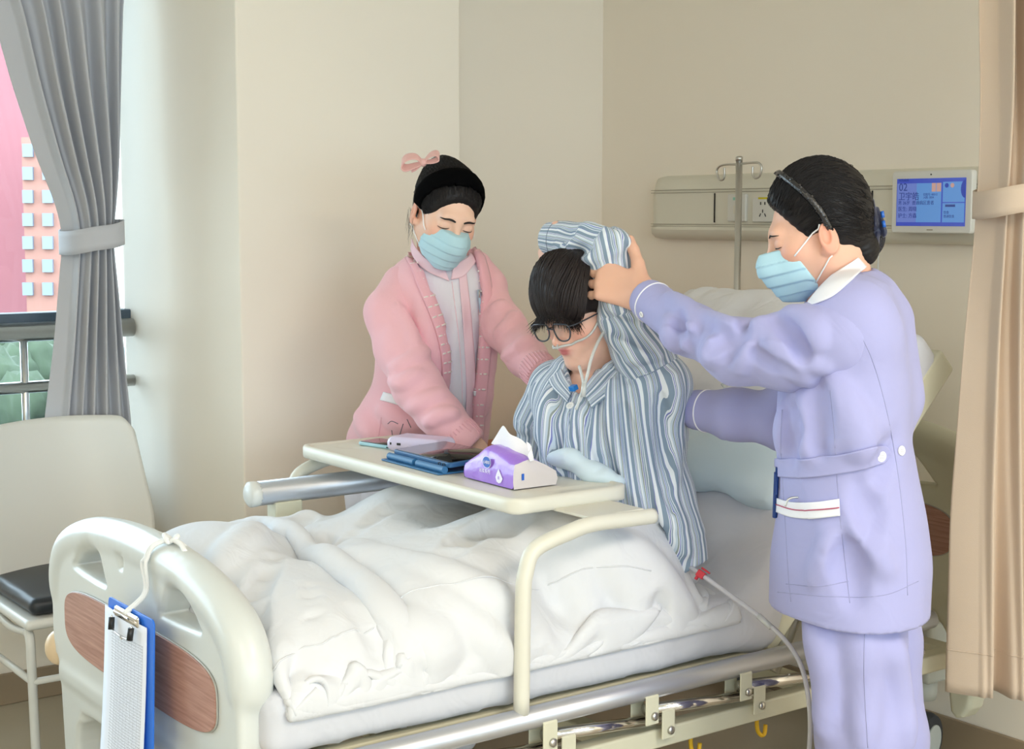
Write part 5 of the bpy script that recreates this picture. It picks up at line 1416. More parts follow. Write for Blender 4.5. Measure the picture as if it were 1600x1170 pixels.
for a, b_ in (((.022, -.063, -.036), (-.004, -.086, .016)), ((.024, -.060, -.112), (-.012, -.086, -.044))):
    P = np.array([n2f.p(*(np.array(a) * (1 - t) + np.array(b_) * t)) for t in np.linspace(0, 1, 8)])
    MB().tube(n2.snap(P, .0025), .0017, 6).go('ear_loop', M_loop, mk2)
# things in her pocket
pn = limb([(1217, 725, 2.90), (1215, 785, 2.90)]); P_, G_, ok_ = t2.hit([1218, 1216], [738, 790]); ax = P_ + G_ * .006
pen = empty('ballpoint_pen', ax[1], 'blue ballpoint pen clipped in the lavender uniform pocket', 'pen')
M_penb = mat('blue_pen', (24, 62, 130), .3)
MB().tube([ax[1] - (ax[0] - ax[1]) * .35, ax[0]], .0052, 10).go('barrel', M_penb, pen, sharp=40); MB().tube([ax[0], ax[0] + (ax[0] - ax[1]) * .16], .0026, 8).go('push_button', M_penb, pen, sharp=40)
MB().box((ax[0] * .6 + ax[1] * .4) - FW * .007 , (.003, .003, .035)).go('clip', M_penb, pen, smooth=False)
P_, G_, ok_ = t2.hit([1246], [783]); c_ = P_[0] + G_[0] * .002
sc = empty('folding_scissors', c_, 'steel rim of small folding scissors poking from the lavender pocket', 'scissors')
MB().tube(catmull([c_ + RT * a + UPW * b_ for a, b_ in ((-.022, -.01), (-.016, .004), (0, .008), (.018, .005), (.024, -.01))], 6), .0022, 8).go('handle_loop', M_steel, sc)
# ------------------------------------------------------------ younger woman in the pink cardigan, far side of the bed
n1f = eye_frame(715, 357, 3.90, 24, 24, -9, 1.0)
n1neck = at(683, 418, d=4.06)
n1 = Sdf(); head_ops(n1, n1f, n1neck, .049)
N1S = [(402, 655, 735, 4.06, .07), (425, 630, 765, 4.07, .10), (470, 615, 770, 4.08, .115), (540, 610, 765, 4.10, .115), (610, 598, 755, 4.14, .115), (670, 575, 752, 4.2, .125), (740, 560, 735, 4.26, .14), (790, 552, 728, 4.28, .14)]
sub_loft(n1, N1S, k=.04, grow=-.025)
a1R = limb([(612, 470, 4.02), (648, 590, 3.92), (738, 700, 3.86)]); a1L = limb([(762, 440, 4.10), (800, 520, 3.98), (858, 598, 3.72)])
n1.path(a1R, [.046, .038, .026], k=.03); n1.path(a1L, [.032, .030, .024], k=.03)
hw = at(738, 700, d=3.86)
hand_ops(n1, hw, at(782, 788, d=3.84) - hw, -FW + RT * .5, -RT + UPC, [(.25, .35, .25), (.35, .45, .3), (.4, .5, .35), (.45, .5, .35)], 1.12, .06, (.6, .7, -.25), .3)
hand_ops(n1, at(856, 596, d=3.73), at(878, 622, d=3.66) - at(845, 582, d=3.78), -FW * .3 + UPC - RT * .2, UPC, [(.2, .25, .2)] * 4, 1.05)
me = n1.mesh('younger_woman', .0034); face_attrs(me, n1f)
W1 = link('person', me, M_skin1); tag(W1, 'woman in a pink cardigan and black headband leaning over the far rail', 'person')
rebase(W1, np.array([*at(645, 760, d=4.28)[:2], 0.]))
M_brow = mat('brow_black', (44, 36, 34), .8)
face_lines(n1, n1f, M_brow, W1, 1.15)
# white uniform dress and trousers down to the floor
ds = Sdf(); sub_loft(ds, N1S, k=0, grow=.004)
ds.cone(n1f.p(-.02, 0, -.05), n1neck, .054, .058, k=.01, mode='s')
nzd = noise(61, 16, warp=1.); ds.disp = lambda P: np.float32(.0025) * nzd(P)
folds(ds, [([(715, 480), (708, 560), (712, 640)], .012), ([(735, 520), (728, 620)], .010)], lift=.004)
dress = link('uniform_dress', ds.mesh('uniform_dress', .006), M_dress, W1)
seam_tube(ds, [(706, 440), (716, 520), (722, 600), (720, 680)], .0011, 'placket', M_pinkc, dress, .0)
pk = ds.patch(([(716, 425), (722, 500), (728, 600), (724, 690)], [(728, 425), (736, 500), (742, 600), (738, 690)]), .003, 8); grid('placket_band', pk, M_pinkc, dress, thick=.002)
pk = ds.patch(([(735, 608), (755, 610)], [(735, 616), (755, 618)]), .012, 5); grid('pocket_trim', pk, M_wtrim, dress, thick=.003)
lg = Sdf(); hipc = at(640, 775, d=4.28)
for s_ in (-1, 1):
    top = hipc + RT * .085 * s_ ; kn = np.array([top[0] - .01, top[1] - .01 * s_, .46]); lg.path([top, kn, np.array([kn[0], kn[1], .06])], [.10, .078, .066], k=.03)
link('trousers', lg.mesh('trousers', .009), M_dress, W1)
for s_ in (-1, 1):
    top = hipc + RT * .085 * s_; b0 = np.array([top[0] - .01, top[1] - .01 * s_, .042]); fd = nrm([.8, .1 * s_, 0])
    sh = Sdf(); sh.cone(b0 - fd * .06, b0 + fd * .12, .042, .038, k=.02); sh.plane((0, 0, .001), (0, 0, -1), .002); link('shoe', sh.mesh('shoe', .007), M_wtrim, W1)
# collar of the dress
cS = Sdf(); cS.ops = ds.ops[:1]; cS.cone(n1f.p(-.02, 0, -.06), n1neck, .058, .066, k=.03)
grid('collar', cS.patch(([(644, 362), (652, 384), (668, 404), (694, 418)], [(641, 372), (650, 402), (668, 424), (702, 440), ]), .007, 10), M_pinkc, dress, thick=.003)
grid('collar', cS.patch(([(708, 416), (722, 408), (734, 398)], [(704, 438), (724, 432), (742, 410)]), .007, 10), M_pinkc, dress, thick=.003)
# cardigan
N1C = [(388, 648, 748, 4.07, .09), (412, 616, 766, 4.07, .115), (445, 597, 776, 4.07, .14), (490, 586, 778, 4.08, .152), (550, 588, 775, 4.10, .15), (600, 580, 771, 4.14, .15), (640, 558, 768, 4.18, .16), (680, 541, 764, 4.21, .17), (706, 541, 760, 4.23, .17), (722, 548, 756, 4.24, .165)]
cd = Sdf(); sub_loft(cd, N1C, k=0)
open_l = [(628, 360), (655, 408), (668, 440), (692, 500), (702, 552), (700, 600), (699, 660), (694, 740), (738, 740), (741, 676), (744, 620), (752, 556), (755, 500), (750, 440), (738, 392), (742, 350)]
hb_ = [(664, 395), (750, 395)]
cd.func(view_poly(open_l, 3.0, 4.10), at(700, 550, d=4.0), .45, k=.010, mode='s')
cd.cone(n1f.p(-.02, 0, -.05), n1neck + np.array([0, 0, -.01]), .066, .076, k=.012, mode='s')
folds(cd, [([(660, 470), (672, 540), (680, 600)], .014), ([(600, 640), (640, 660), (690, 655)], .016), ([(560, 650), (590, 690)], .014), ([(765, 470), (764, 560), (757, 640)], .010)], lift=.005, k=.04)
nzc = noise(63, 12, warp=1.); cd.disp = lambda P: np.float32(.003) * nzc(P)
card = link('cardigan', cd.mesh('cardigan', .0055), M_pinkk, W1)
s1R = Sdf(); s1R.path(limb([(630, 446, 4.05), (611, 490, 4.0), (628, 548, 3.95), (652, 604, 3.90), (690, 652, 3.86), (722, 686, 3.85), (740, 702, 3.85)]), [.056, .064, .062, .060, .053, .046, .043], k=.03)
folds(s1R, [([(596, 592), (625, 598), (655, 582)], .009), ([(640, 640), (668, 622), (695, 612)], .009), ([(622, 480), (642, 515), (648, 550)], .010), ([(612, 575), (645, 560), (668, 548)], .008), ([(665, 662), (690, 648), (712, 645)], .008)], lift=.004, k=.022)
nzs = noise(65, 20, warp=1.); s1R.disp = lambda P: np.float32(.0028) * nzs(P)
cc1 = at(737, 699, d=3.85); dd1 = nrm(at(740, 702, d=3.85) - at(690, 652, d=3.86)); s1R.plane(cc1, dd1, k=.004); s1R.cone(cc1 - dd1 * .02, cc1 + dd1 * .03, .031, k=.004, mode='s')
slR = link('sleeve', s1R.mesh('sleeve', .0052), M_pinkk, card)
s1L = Sdf(); s1L.path(limb([(742, 418, 4.09), (758, 452, 4.08), (788, 512, 3.99), (822, 557, 3.86), (854, 590, 3.75)]), [.046, .054, .055, .050, .045], k=.03)
folds(s1L, [([(775, 520), (795, 503), (808, 492)], .009), ([(785, 558), (812, 538), (828, 528)], .009), ([(772, 482), (788, 474)], .008)], lift=.004, k=.022)
s1L.disp = lambda P: np.float32(.0028) * nzs(P)
cc2 = at(852, 588, d=3.757); dd2 = nrm(at(854, 590, d=3.75) - at(826, 556, d=3.86)); s1L.plane(cc2, dd2, k=.004); s1L.cone(cc2 - dd2 * .02, cc2 + dd2 * .03, .032, k=.004, mode='s')
slL = link('sleeve', s1L.mesh('sleeve', .0052), M_pinkk, card)
# ribbed cuffs: raised ridges along the sleeve
def rib_cuff(S, c, dr, r0, par, n=34, L=.055):
    e = nrm(np.cross(dr, UPW)); u = np.cross(dr, e); mb = MB()
    for i in range(n):
        q = 2 * math.pi * i / n; v = e * math.cos(q) + u * math.sin(q)
        P = S.snap(np.array([c + v * r0 - dr * t for t in np.linspace(.002, L, 6)]), .0004, 6); mb.tube(P, .0019, 5)
    return tag(mb.go('rib_knit', M_pinkd, par), kind='stuff')
rib_cuff(s1R, cc1, dd1, .042, slR); rib_cuff(s1L, cc2, dd2, .046, slL)
# rib bands along the front opening with white flecks
M_fleck = mat('white_knit', (236, 226, 222), .9)
def rib_band(outer, inner, par):
    R_ = cd.patch((outer, inner), .004, 7); b = grid('front_band', R_, M_pinkd, par, thick=.006)
    mb = MB(); m = R_.shape[1]
    for j in range(5, m - 3, 2):
        for a, c in ((0, 2), (3, 5)):
            p, q = R_[a, j], R_[c, j]
            g = nrm(np.cross(R_[-1, j] - R_[0, j], R_[0, min(j + 1, m - 1)] - R_[0, max(j - 1, 0)]))
            g = g if g @ FW < 0 else -g
            mb.tube([p + g * .0035, q + g * .0035], .0027, 5)
    tag(mb.go('knit_flecks', M_fleck, b), kind='stuff')
rib_band([(620, 378), (641, 415), (658, 460), (678, 512), (689, 560), (689, 612)], [(640, 374), (660, 412), (676, 455), (695, 506), (703, 556), (701, 612)], card)
rib_band([(737, 392), (747, 440), (752, 500), (749, 560), (741, 640), (738, 690)], [(750, 386), (764, 436), (769, 500), (765, 560), (757, 640), (752, 690)], card)
seam_tube(cd, [(596, 652), (590, 690), (586, 712)], .0016, 'pocket_seam', M_pinkd, card); 
pk = cd.patch(([(601, 612), (640, 622), (680, 632)], [(596, 626), (636, 637), (676, 647)]), .004, 6); grid('pocket_trim', pk, M_wtrim, card, thick=.004)
for pts in ([(606, 662), (612, 658), (622, 662)], [(612, 672), (614, 688)], [(630, 662), (622, 688)], [(636, 655), (642, 668)]): seam_tube(cd, pts, .0012, 'embroidery', mat('grey_thread', (120, 110, 120), .8), card)
# hair, headband, bow
bun1 = n1f.p(-.085, -.02, .075)
hair1, H1 = swept_hair(n1f, n1, M_hair, W1, bun1, cx=(-.016, 0, .038), r=(.102, .086, .096), seed=9, front=(.080, .078), pl=(.93, -.36), extra=lambda H: H.ell(n1f.p(-.07, -.01, .085), .045, n1f.R, k=.03))
def band_patch(H, q0, q1, w, off, xf, n=44):
    rows = []
    for t in np.linspace(-.5, .5, 7):
        P = np.array([n1f.p(xf(q) + w * t * (.6 + .4 * math.cos(q)), .10 * math.sin(q), .115 * math.cos(q) + .01 - t * .006) for q in np.linspace(q0, q1, n)])
        rows.append(H.snap(P, off * (1 - 2.6 * t * t), 10))
    return np.array(rows)
M_velvet = mat('black_velvet', (7, 7, 8), .95, spec=.03)
grid('headband', band_patch(H1, -1.62, 1.62, .066, .0075, lambda q: .044 - .046 * abs(math.sin(q)) ** 2.2), M_velvet, hair1, thick=.007)
M_satin = mat('pink_satin', (226, 176, 170), .35, sheen=.3)
bc = at(661, 254, d=3.92)
def ribbon(name, curve, width, wdir, parent, thick=.0022):
    C_ = catmull(curve, 6); w = nrm(wdir); k_ = np.linspace(0, 1, len(C_))
    R_ = np.array([[c + w * width * (t - .5) * (.45 + .55 * math.sin(math.pi * min(max(q, .06), .94))) for t in np.linspace(0, 1, 6)] for c, q in zip(C_, k_)])
    return grid(name, R_, M_satin, parent, thick=thick, subd=1)
B2 = lambda a, b_, dd=0.: bc + RT * a + UPC * b_ + FW * dd
bow = ribbon('hair_bow', [B2(0, 0), B2(-.020, .016), B2(-.045, .012), B2(-.056, -.004), B2(-.046, -.014), B2(-.022, -.008), B2(0, 0)], .034, FW * .7 + UPC * .7, hair1)
ribbon('bow_loop', [B2(0, 0), B2(.018, .020), B2(.036, .024), B2(.042, .012), B2(.026, .004), B2(0, 0)], .030, FW * .7 + UPC * .6, bow)
ribbon('bow_tail', [B2(0, 0), B2(-.016, -.012), B2(-.030, -.022)], .022, FW * .7 + UPC * .7, bow)
kn_ = Sdf(); kn_.ell(bc, (.010, .010, .011), k=0); link('bow_knot', kn_.mesh('bow_knot', .003), M_satin, bow)
rr = np.random.RandomState(3); cur = []
for i in range(14):
    a = n1f.p(-.03 + rr.uniform(-.02, .03), -.085, -.02 + rr.uniform(-.02, .02)); cur.append(catmull([a, a - UPW * .03 - RT * rr.uniform(-.004, .008), a - UPW * rr.uniform(.05, .075) - RT * rr.uniform(-.002, .014)], 6))
strands('loose_hair', cur, M_hair, hair1, .0004)
mk1, mks1 = mask_part(n1f, W1, M_mask)
for s_ in (-1, 1):
    for a, b_ in (((.058, .066, -.030), (-.004, .084, .016)), ((.034, .066, -.098), (-.012, .084, -.046))):
        P = np.array([n1f.p(*((np.array(a) * (1 - t) + np.array(b_) * t) * np.array([1, s_, 1]))) for t in np.linspace(0, 1, 8)])
        MB().tube(n1.snap(P, .0025), .0017, 6).go('ear_loop', M_loop, mk1)
P_, G_, ok_ = ds.hit([746], [470]); c_ = P_[0] + G_[0] * .008
pen1 = empty('pocket_pen', c_, 'silver-blue pen clipped at the chest of the white uniform dress', 'pen')
MB().tube([c_ - UPW * .03 + RT * .004, c_ + UPW * .03 - RT * .002], .004, 8).go('barrel', mat('pale_blue_pen', (170, 190, 210), .3), pen1); MB().tube([c_ + UPW * .008 - FW * .006, c_ + UPW * .028 - FW * .006], .0018, 6).go('clip', M_steel, pen1)

# ------------------------------------------------------------ patient sitting in the bed
pf = eye_frame(870, 509, 3.38, -46, 20, 4, .98)
pneck = at(938, 590, d=3.50)
pt = Sdf(); head_ops(pt, pf, pneck, .058)
PTS = [(572, 885, 1030, 3.50, .085), (592, 862, 1062, 3.49, .115), (630, 842, 1076, 3.48, .135), (680, 838, 1076, 3.48, .145), (730, 842, 1066, 3.48, .15), (790, 862, 1060, 3.48, .16), (850, 890, 1064, 3.49, .17)]
sub_loft(pt, PTS, k=.04, grow=-.03)
ap = limb([(1015, 570, 3.42), (965, 408, 3.38), (862, 380, 3.50)]); pt.path(ap, [.040, .030, .020], k=.03)
hand_ops(pt, at(866, 376, d=3.50), at(852, 412, d=3.58) - at(866, 372, d=3.49), -RT - FW * .6, UPC, [(.3, .4, .3)] * 4, 1.05)
apR = limb([(862, 610, 3.56), (838, 715, 3.62), (815, 780, 3.60)]); pt.path(apR, [.045, .037, .027], k=.03)
hand_ops(pt, at(815, 782, d=3.60), at(770, 800, d=3.58) - at(815, 782, d=3.60), UPC, -FW, [(.3, .4, .3)] * 4, 1.08)
for kx in ((-2.66, 1.80, .74), (-2.97, 1.82, .74)):
    hipp = np.array([kx[0] + (.0 if kx[0] > -2.8 else .04), 2.20, .745]); ank = np.array([kx[0] - .03, 1.36, .70]); kk = np.array(kx) - np.array([0, 0, .02])
    pt.path([hipp, kk, ank], [.070, .052, .036], k=.03); pt.cone(ank, ank + np.array([0, -.04, .05]), .034, .03, k=.02)
me = pt.mesh('patient', .0034); face_attrs(me, pf)
PT = link('person', me, M_skin3); tag(PT, 'patient with dark hair, glasses and striped pyjamas sitting up in bed', 'person')
rebase(PT, np.array([*at(960, 830, d=3.48)[:2], .66]))
face_lines(pt, pf, M_hair2, PT, 1.1)
# striped cloth: stripes follow a per-vertex coordinate across the weave
def stripe_mat():
    m = mat('striped_cotton', (200, 210, 220), .85, bump=.08, bscale=500, sheen=.1, spec=.2); nt = m.node_tree; N = nt.nodes; b = N['Principled BSDF']
    at_ = N.new('ShaderNodeAttribute'); at_.attribute_name = 'st'
    mu = N.new('ShaderNodeMath'); mu.operation = 'MULTIPLY'; mu.inputs[1].default_value = 1 / .036; nt.links.new(at_.outputs['Fac'], mu.inputs[0])
    fr = N.new('ShaderNodeMath'); fr.operation = 'FRACT'; nt.links.new(mu.outputs[0], fr.inputs[0])
    cr = N.new('ShaderNodeValToRGB'); cr.color_ramp.interpolation = 'CONSTANT'
    W_, B_, G_, V_, L_ = (222, 228, 234), (132, 150, 168), (142, 152, 148), (122, 128, 186), (188, 202, 214)
    st = [(0, W_), (.10, B_), (.30, W_), (.33, V_), (.36, W_), (.39, B_), (.42, W_), (.50, L_), (.58, G_), (.63, W_), (.66, V_), (.69, L_), (.74, B_), (.78, W_), (.81, B_), (.93, V_), (.955, W_)]
    e = cr.color_ramp.elements
    while len(e) < len(st): e.new(.5)
    for i, (p_, c_) in enumerate(st): e[i].position = p_; e[i].color = lin(c_) + (1,)
    nt.links.new(fr.outputs[0], cr.inputs[0]); nt.links.new(cr.outputs[0], b.inputs['Base Color']); return m
M_str = stripe_mat()
def stripe_axis(me, path, R0, wob=.004, off=0., ref=None):
    """stripe coordinate = arc length round the limb axis"""
    co = verts(me); P = np.asarray(path, np.float32); best = np.full(len(co), 1e9, np.float32); out = np.zeros(len(co), np.float32)
    ref = FW if ref is None else ref
    for a, b in zip(P[:-1], P[1:]):
        ab = b - a; t = np.clip(((co - a) @ ab) / (ab @ ab), 0, 1); q = co - a - t[:, None] * ab; d = np.linalg.norm(q, axis=1)
        ax = nrm(ab); e = nrm(np.cross(ax, ref)); f = np.cross(ax, e)
        ang = np.arctan2(q @ e, -(q @ f) if False else (q @ f)); m = d < best; best[m] = d[m]; out[m] = ang[m] * R0
    nzz = noise(81, 16); fattr(me, 'st', out + off + wob * nzz(co))
ps = Sdf(); sub_loft(ps, PTS, k=0)
ps.path(limb([(1000, 700, 3.42), (1030, 780, 3.39), (1062, 850, 3.36), (1084, 888, 3.35)]), [.075, .066, .046, .032], k=.06, flat=(FW, .8))
ps.cone(at(990, 585, d=3.47), at(1030, 600, d=3.40), .07, .075, k=.05); ps.cone(at(900, 592, d=3.53), at(868, 612, d=3.56), .06, .06, k=.05)
ps.plane(at(1086, 888, d=3.35), nrm(at(1084, 888, d=3.35) - at(1062, 850, d=3.36)), k=.003)
ps.cone(pf.p(-.02, 0, -.06), pneck, .064, .070, k=.012, mode='s')
ps.func(view_poly([(880, 570), (893, 608), (906, 618), (925, 590), (940, 560), (900, 550)], 3.0, 3.52), at(905, 590, d=3.4), .15, k=.006, mode='s')
folds(ps, [([(905, 640), (925, 700), (905, 760)], .014), ([(960, 600), (950, 660), (985, 740), (1010, 800)], .018), ([(1010, 600), (1020, 680), (1035, 780), (1070, 860)], .018), ([(1050, 590), (1052, 680), (1045, 760)], .016), ([(985, 610), (1000, 700), (1015, 760)], .012), ([(860, 620), (858, 690), (872, 730)], .014), ([(880, 640), (890, 700)], .010)], lift=.012, k=.028)
folds(ps, [[(935, 610), (932, 680), (962, 760)], [(1030, 620), (1035, 700), (1050, 800)], [(975, 640), (995, 740), (1030, 830)], [(872, 620), (872, 700)]], r=.014, lift=.009, k=.02, mode='s')
nzp = noise(83, 14, warp=1.); ps.disp = lambda P: np.float32(.0045) * nzp(P)
me = ps.mesh('pyjama_shirt', .0052)
stripe_axis(me, limb([(952, 480, 3.50), (1005, 920, 3.47)]), .150, .004)
shirt = link('pyjama_shirt', me, M_str, PT)
pl_path = limb([(1020, 578, 3.40), (1003, 545, 3.385), (972, 492, 3.37), (957, 430, 3.37), (950, 396, 3.38), (915, 379, 3.43), (884, 374, 3.47), (856, 371, 3.505)])
pu = Sdf(); pu.path(pl_path, [.066, .062, .050, .047, .050, .040, .034, .035], k=.035)
folds(pu, [([(880, 395), (905, 372), (940, 368)], .010), ([(905, 408), (930, 392), (965, 390)], .012), ([(915, 352), (945, 366), (975, 380)], .010), ([(950, 470), (975, 480), (1000, 500)], .012), ([(960, 530), (990, 540), (1030, 555)], .014), ([(985, 560), (1020, 545)], .012), ([(945, 440), (970, 445)], .012)], lift=.007, k=.025)
folds(pu, [[(868, 372), (900, 362), (930, 358)], [(920, 398), (950, 380)], [(945, 500), (985, 520), (1030, 545)], [(895, 392), (920, 382)]], r=.011, lift=.006, k=.02, mode='s')
nzu = noise(85, 22, warp=1.); pu.disp = lambda P: np.float32(.003) * nzu(P)
cu_ = at(857, 371, d=3.503); du_ = nrm(at(856, 371, d=3.505) - at(900, 376, d=3.45)); pu.plane(cu_, du_, k=.003); pu.cone(cu_ - du_ * .03, cu_ + du_ * .03, .027, k=.003, mode='s')
me = pu.mesh('pyjama_sleeve', .0046); stripe_axis(me, pl_path, .052, .003, ref=UPW * .3 + FW)
slp = link('sleeve', me, M_str, shirt)
ring_on(pu, cu_ - du_ * .028, du_, .036, .0009, 'cuff_stitch', mat('grey_stitch', (110, 120, 140), .8), slp, .0002)
# far sleeve
pr_ = Sdf(); prp = limb([(872, 605, 3.56), (850, 660, 3.60), (838, 715, 3.62), (818, 775, 3.60)]); pr_.path(prp, [.066, .060, .054, .046], k=.03); pr_.disp = lambda P: np.float32(.004) * nzp(P)
pr_.plane(at(820, 770, d=3.60), at(818, 775, d=3.60) - at(838, 715, d=3.62), k=.003)
me = pr_.mesh('pyjama_sleeve', .006); stripe_axis(me, prp, .06, .003); link('sleeve', me, M_str, shirt)
# collar flaps
cSp = Sdf(); cSp.ops = ps.ops[:2]; cSp.cone(pf.p(-.02, 0, -.07), pneck, .066, .078, k=.03)
for rows in (([(880, 562), (884, 588), (897, 610)], [(868, 566), (862, 600), (888, 632)]), ([(955, 560), (930, 588), (912, 612)], [(985, 575), (962, 610), (926, 640)])):
    C_ = cSp.patch(rows, .009, 10); o = grid('collar', C_, M_str, shirt, thick=.003); fattr(o.data, 'st', (np.repeat(np.linspace(0, .07, C_.shape[0]), C_.shape[1]) + .01))
button(ps, 891, 634, .0095, M_btn, shirt)
seam_tube(ps, [(893, 615), (890, 660), (900, 720)], .0009, 'placket_seam', mat('blue_grey_seam', (120, 135, 160), .8), shirt)
seam_tube(ps, [(965, 578), (985, 588), (1010, 586), (1045, 566), (1052, 552)], .0010, 'armhole_seam', mat('blue_grey_seam', (120, 135, 160), .8), shirt)
# hair with a fringe
Hp = Sdf(); k = pf.k
Hp.ell(pf.p(-.022, 0, .040), np.array((.112, .092, .098)) * k, pf.R, k=0); Hp.cone(pf.p(-.05, 0, -.01), pf.p(-.07, 0, -.06), .066 * k, .048 * k, k=.03)
Hp.ell(pf.p(.042, 0, .054), np.array((.070, .080, .062)) * k, pf.R, k=.02)
for s_ in (-1, 1): Hp.cone(pf.p(.0, .070 * s_, .02), pf.p(-.014, .076 * s_, -.035), .026 * k, .016 * k, k=.02)
Hp.plane(pf.p(.080, 0, .014), nrm(pf.d(.22, 0, -1)), k=.012); Hp.plane(pf.p(-.05, 0, -.088), pf.d(.3, 0, -1), k=.01)
nh = noise(91, 34, 6, warp=1.); Hp.disp = lambda P: np.float32(.004) * nh(P)
Hu = Sdf(); Hu.ops = [o for o in Hp.ops if o[4] == 'u']; Hu.disp = Hp.disp; Hu.ell(pf.p(.040, 0, .035), np.array((.074, .083, .120)) * k, pf.R, k=.01)
hair_p = link('hair', Hp.mesh('hair', .0042), M_hair2, PT)
rr = np.random.RandomState(12); cur = []
crown = np.array([-.055, .01, .135])
for i in range(1500):
    th = rr.uniform(-math.pi, math.pi); front = math.cos(th)
    st = crown + np.array([.045 * math.cos(th), .045 * math.sin(th), 0]) * rr.rand()
    if front > .35: en = np.array([.117 - .02 * math.sin(th) ** 2 + rr.uniform(-.003, .004), .086 * math.sin(th) * 1.05, .019 + rr.uniform(-.010, .008) - .03 * abs(math.sin(th))])
    elif front > -.3: en = np.array([.02 * front + rr.uniform(-.02, .02), math.copysign(.092, math.sin(th)), -.030 + rr.uniform(-.03, .02)])
    else: en = np.array([-.108, .075 * math.sin(th) * 1.1, -.06 + rr.uniform(-.03, .02)])
    t = np.linspace(0, 1, 14)[:, None]; Pq = st * (1 - t) + en * t; rad_ = Pq / (np.linalg.norm(Pq - np.array([-.02, 0, .03]), axis=1, keepdims=True) + 1e-6)
    c0_ = np.array([-.02, 0, .03]); v = Pq - c0_; v /= np.linalg.norm(v, axis=1, keepdims=True)
    Pq = c0_ + v * np.array([.122, .098, .106]); Pw = pf.o + (Pq * pf.k) @ pf.R.T
    tail = pf.p(*(en + rr.normal(size=3) * .004)); cur.append((Pw, tail, front > .35))
sn = Hu.snap(np.array([c[0] for c in cur]), (.001 + .005 * rr.rand(len(cur), 1)).astype(np.float32), 5)
cur = [catmull(np.concatenate([q[:12 if c[2] else 13], c[1][None]]), 2) for q, c in zip(sn, cur)]
strands('hair_strands', cur, M_hair2, hair_p, .0019)
# glasses
M_lens = mg.copy(); M_lens.name = 'clear_lens'; M_lens.node_tree.nodes['Fresnel'].inputs[0].default_value = 1.12
gl_ = mat('grey_spectacle_frame', (52, 56, 64), .35); 
g_root = None
def rim(s_):
    pts = [(.118 - .006 * (abs(y_) / .03) ** 2, (.033 + y_) * s_, z_ - .006) for y_, z_ in [(-.024, .010), (-.018, .018), (0, .0195), (.020, .017), (.026, .008), (.024, -.008), (.016, -.019), (0, -.022), (-.015, -.018), (-.023, -.006)]]
    return catmull([pf.p(*q) for q in pts], 5, True)
MBg = MB().tube(rim(1), .0019, 8, closed=True); MBg.tube(rim(-1), .0019, 8, closed=True); MBg.tube(catmull([pf.p(.1175, .010, .001), pf.p(.121, 0, .003), pf.p(.1175, -.010, .001)], 5), .0016, 8)
g_root = MBg.go('glasses', gl_, PT)
for s_ in (-1, 1):
    MB().tube(catmull([pf.p(.113, .060 * s_, .006), pf.p(.100, .074 * s_, .007), pf.p(.04, .080 * s_, .005), pf.p(-.010, .084 * s_, .004), pf.p(-.028, .084 * s_, -.018)], 6), .0016, 8).go('temple', gl_, g_root)
    R_ = rim(s_); c_ = R_.mean(0); V = [*R_, c_]; n = len(R_); link('lens', pymesh('lens', V, [(i, (i + 1) % n, n) for i in range(n)]), M_lens, g_root, smooth=False)
# oxygen tube
M_tube = mat('clear_tube', (226, 230, 228), .15, spec=.6, trans=.35)
ox = empty('oxygen_tube', pf.p(.115, 0, -.046), 'clear nasal oxygen tube looped over the ear of the seated patient', 'tube')
P = [pf.p(.117, -.012, -.047), pf.p(.118, 0, -.047), pf.p(.115, .014, -.047), pf.p(.095, .036, -.045), pf.p(.070, .058, -.036), pf.p(.040, .068, -.018), pf.p(.010, .078, .002), pf.p(-.014, .088, .012), pf.p(-.034, .090, -.010)]
P = catmull(P, 6); q = pt.snap(P, .0030, 5); P = q
MB().tube(P, .0027, 8).go('cannula', M_tube, ox)
for s_ in (-1, 1): MB().tube(catmull([pf.p(.1185, .007 * s_, -.047), pf.p(.119, .007 * s_, -.042), pf.p(.114, .007 * s_, -.037)], 4), .0017, 6).go('nasal_prong', M_tube, ox)
P = catmull([*limb([(947, 512, 3.36), (934, 535, 3.33), (924, 560, 3.31), (918, 585, 3.30)]), *limb([(913, 602, 3.305), (900, 640, 3.31)])], 8)
MB().tube(P, .0034, 8).go('tube_run', M_tube, ox)
P = catmull(limb([(905, 572, 3.33), (910, 590, 3.31), (912, 604, 3.305)]), 6); MB().tube(P, .0034, 8).go('tube_run', M_tube, ox)
MB().tube([at(913, 598, d=3.303), at(911, 620, d=3.305)], .006, 10).go('tube_slider', M_tube, ox)
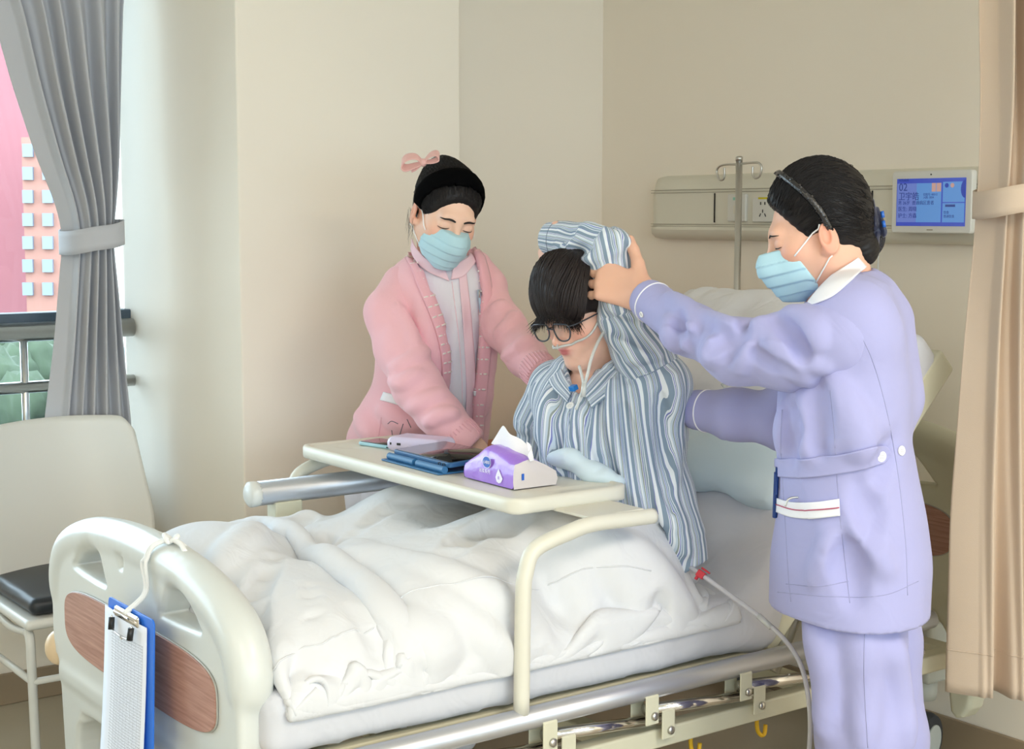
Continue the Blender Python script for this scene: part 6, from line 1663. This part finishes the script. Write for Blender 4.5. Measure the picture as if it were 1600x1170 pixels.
M_clipb = mat('blue_clip', (30, 120, 196), .35); MB().box(at(896, 606, d=3.34), (.016, .016, .012), pf.R).go('blue_clip', M_clipb, ox, smooth=False, bevel=.002)
# drain tube from under the shirt hem
M_drain = mat('drain_tube', (222, 222, 228), .2, trans=.4)
dp = [at(1075, 884, d=3.33), at(1092, 895, d=3.30), at(1130, 922, d=3.27), at(1185, 962, d=3.21), at(1225, 998, d=3.17), at(1250, 1036, d=3.12), at(1262, 1082, d=3.08), at(1266, 1130, d=3.08), at(1264, 1175, d=3.10), at(1258, 1230, d=3.14)]
dt = empty('drain_tube', dp[0], 'clear drain tube with a red clamp running over the bed rail', 'tube')
MB().tube(catmull(dp, 8), .0052, 10).go('tube_run', M_drain, dt)
M_redc = mat('red_clamp', (196, 26, 50), .3)
dd_ = nrm(dp[2] - dp[1]); uu_ = nrm(np.cross(dd_, FW)); R_ = np.stack([dd_, uu_, np.cross(dd_, uu_)], 1); c_ = dp[1] + dd_ * .006
MB().box(c_, (.018, .016, .016), R_).box(c_ + uu_ * .013 + dd_ * .004, (.022, .004, .010), R_).box(c_ - uu_ * .010 - dd_ * .004, (.006, .012, .010), R_).go('clamp', M_redc, dt, smooth=False, bevel=.0015)
MB().tube([dp[3], dp[3] + (dp[4] - dp[3]) * .5], .0066, 10).go('connector', M_tube, dt)
MB().tube([at(1189, 965, d=3.206), at(1197, 972, d=3.20)], .0058, 10).go('red_fluid', mat('red_fluid', (196, 90, 80), .3), dt)
bag = at(1262, 1245, d=3.18); bg = Sdf(); bg.box((bag[0], bag[1], .22), (.05, .012, .08), rnd=.011, k=0); link('drain_bag', bg.mesh('drain_bag', .006), M_tube, dt)
# grey infusion line across the pillow
ln_ = [at(1128, 600, d=3.66), at(1150, 630, d=3.58), at(1175, 655, d=3.50), at(1195, 662, d=3.46)]
o = MB().tube(catmull(ln_, 6), .003, 8).go('thin_pillow_line', M_tube); tag(o, 'thin clear line lying across the pillows behind the lavender sleeve', 'tube')
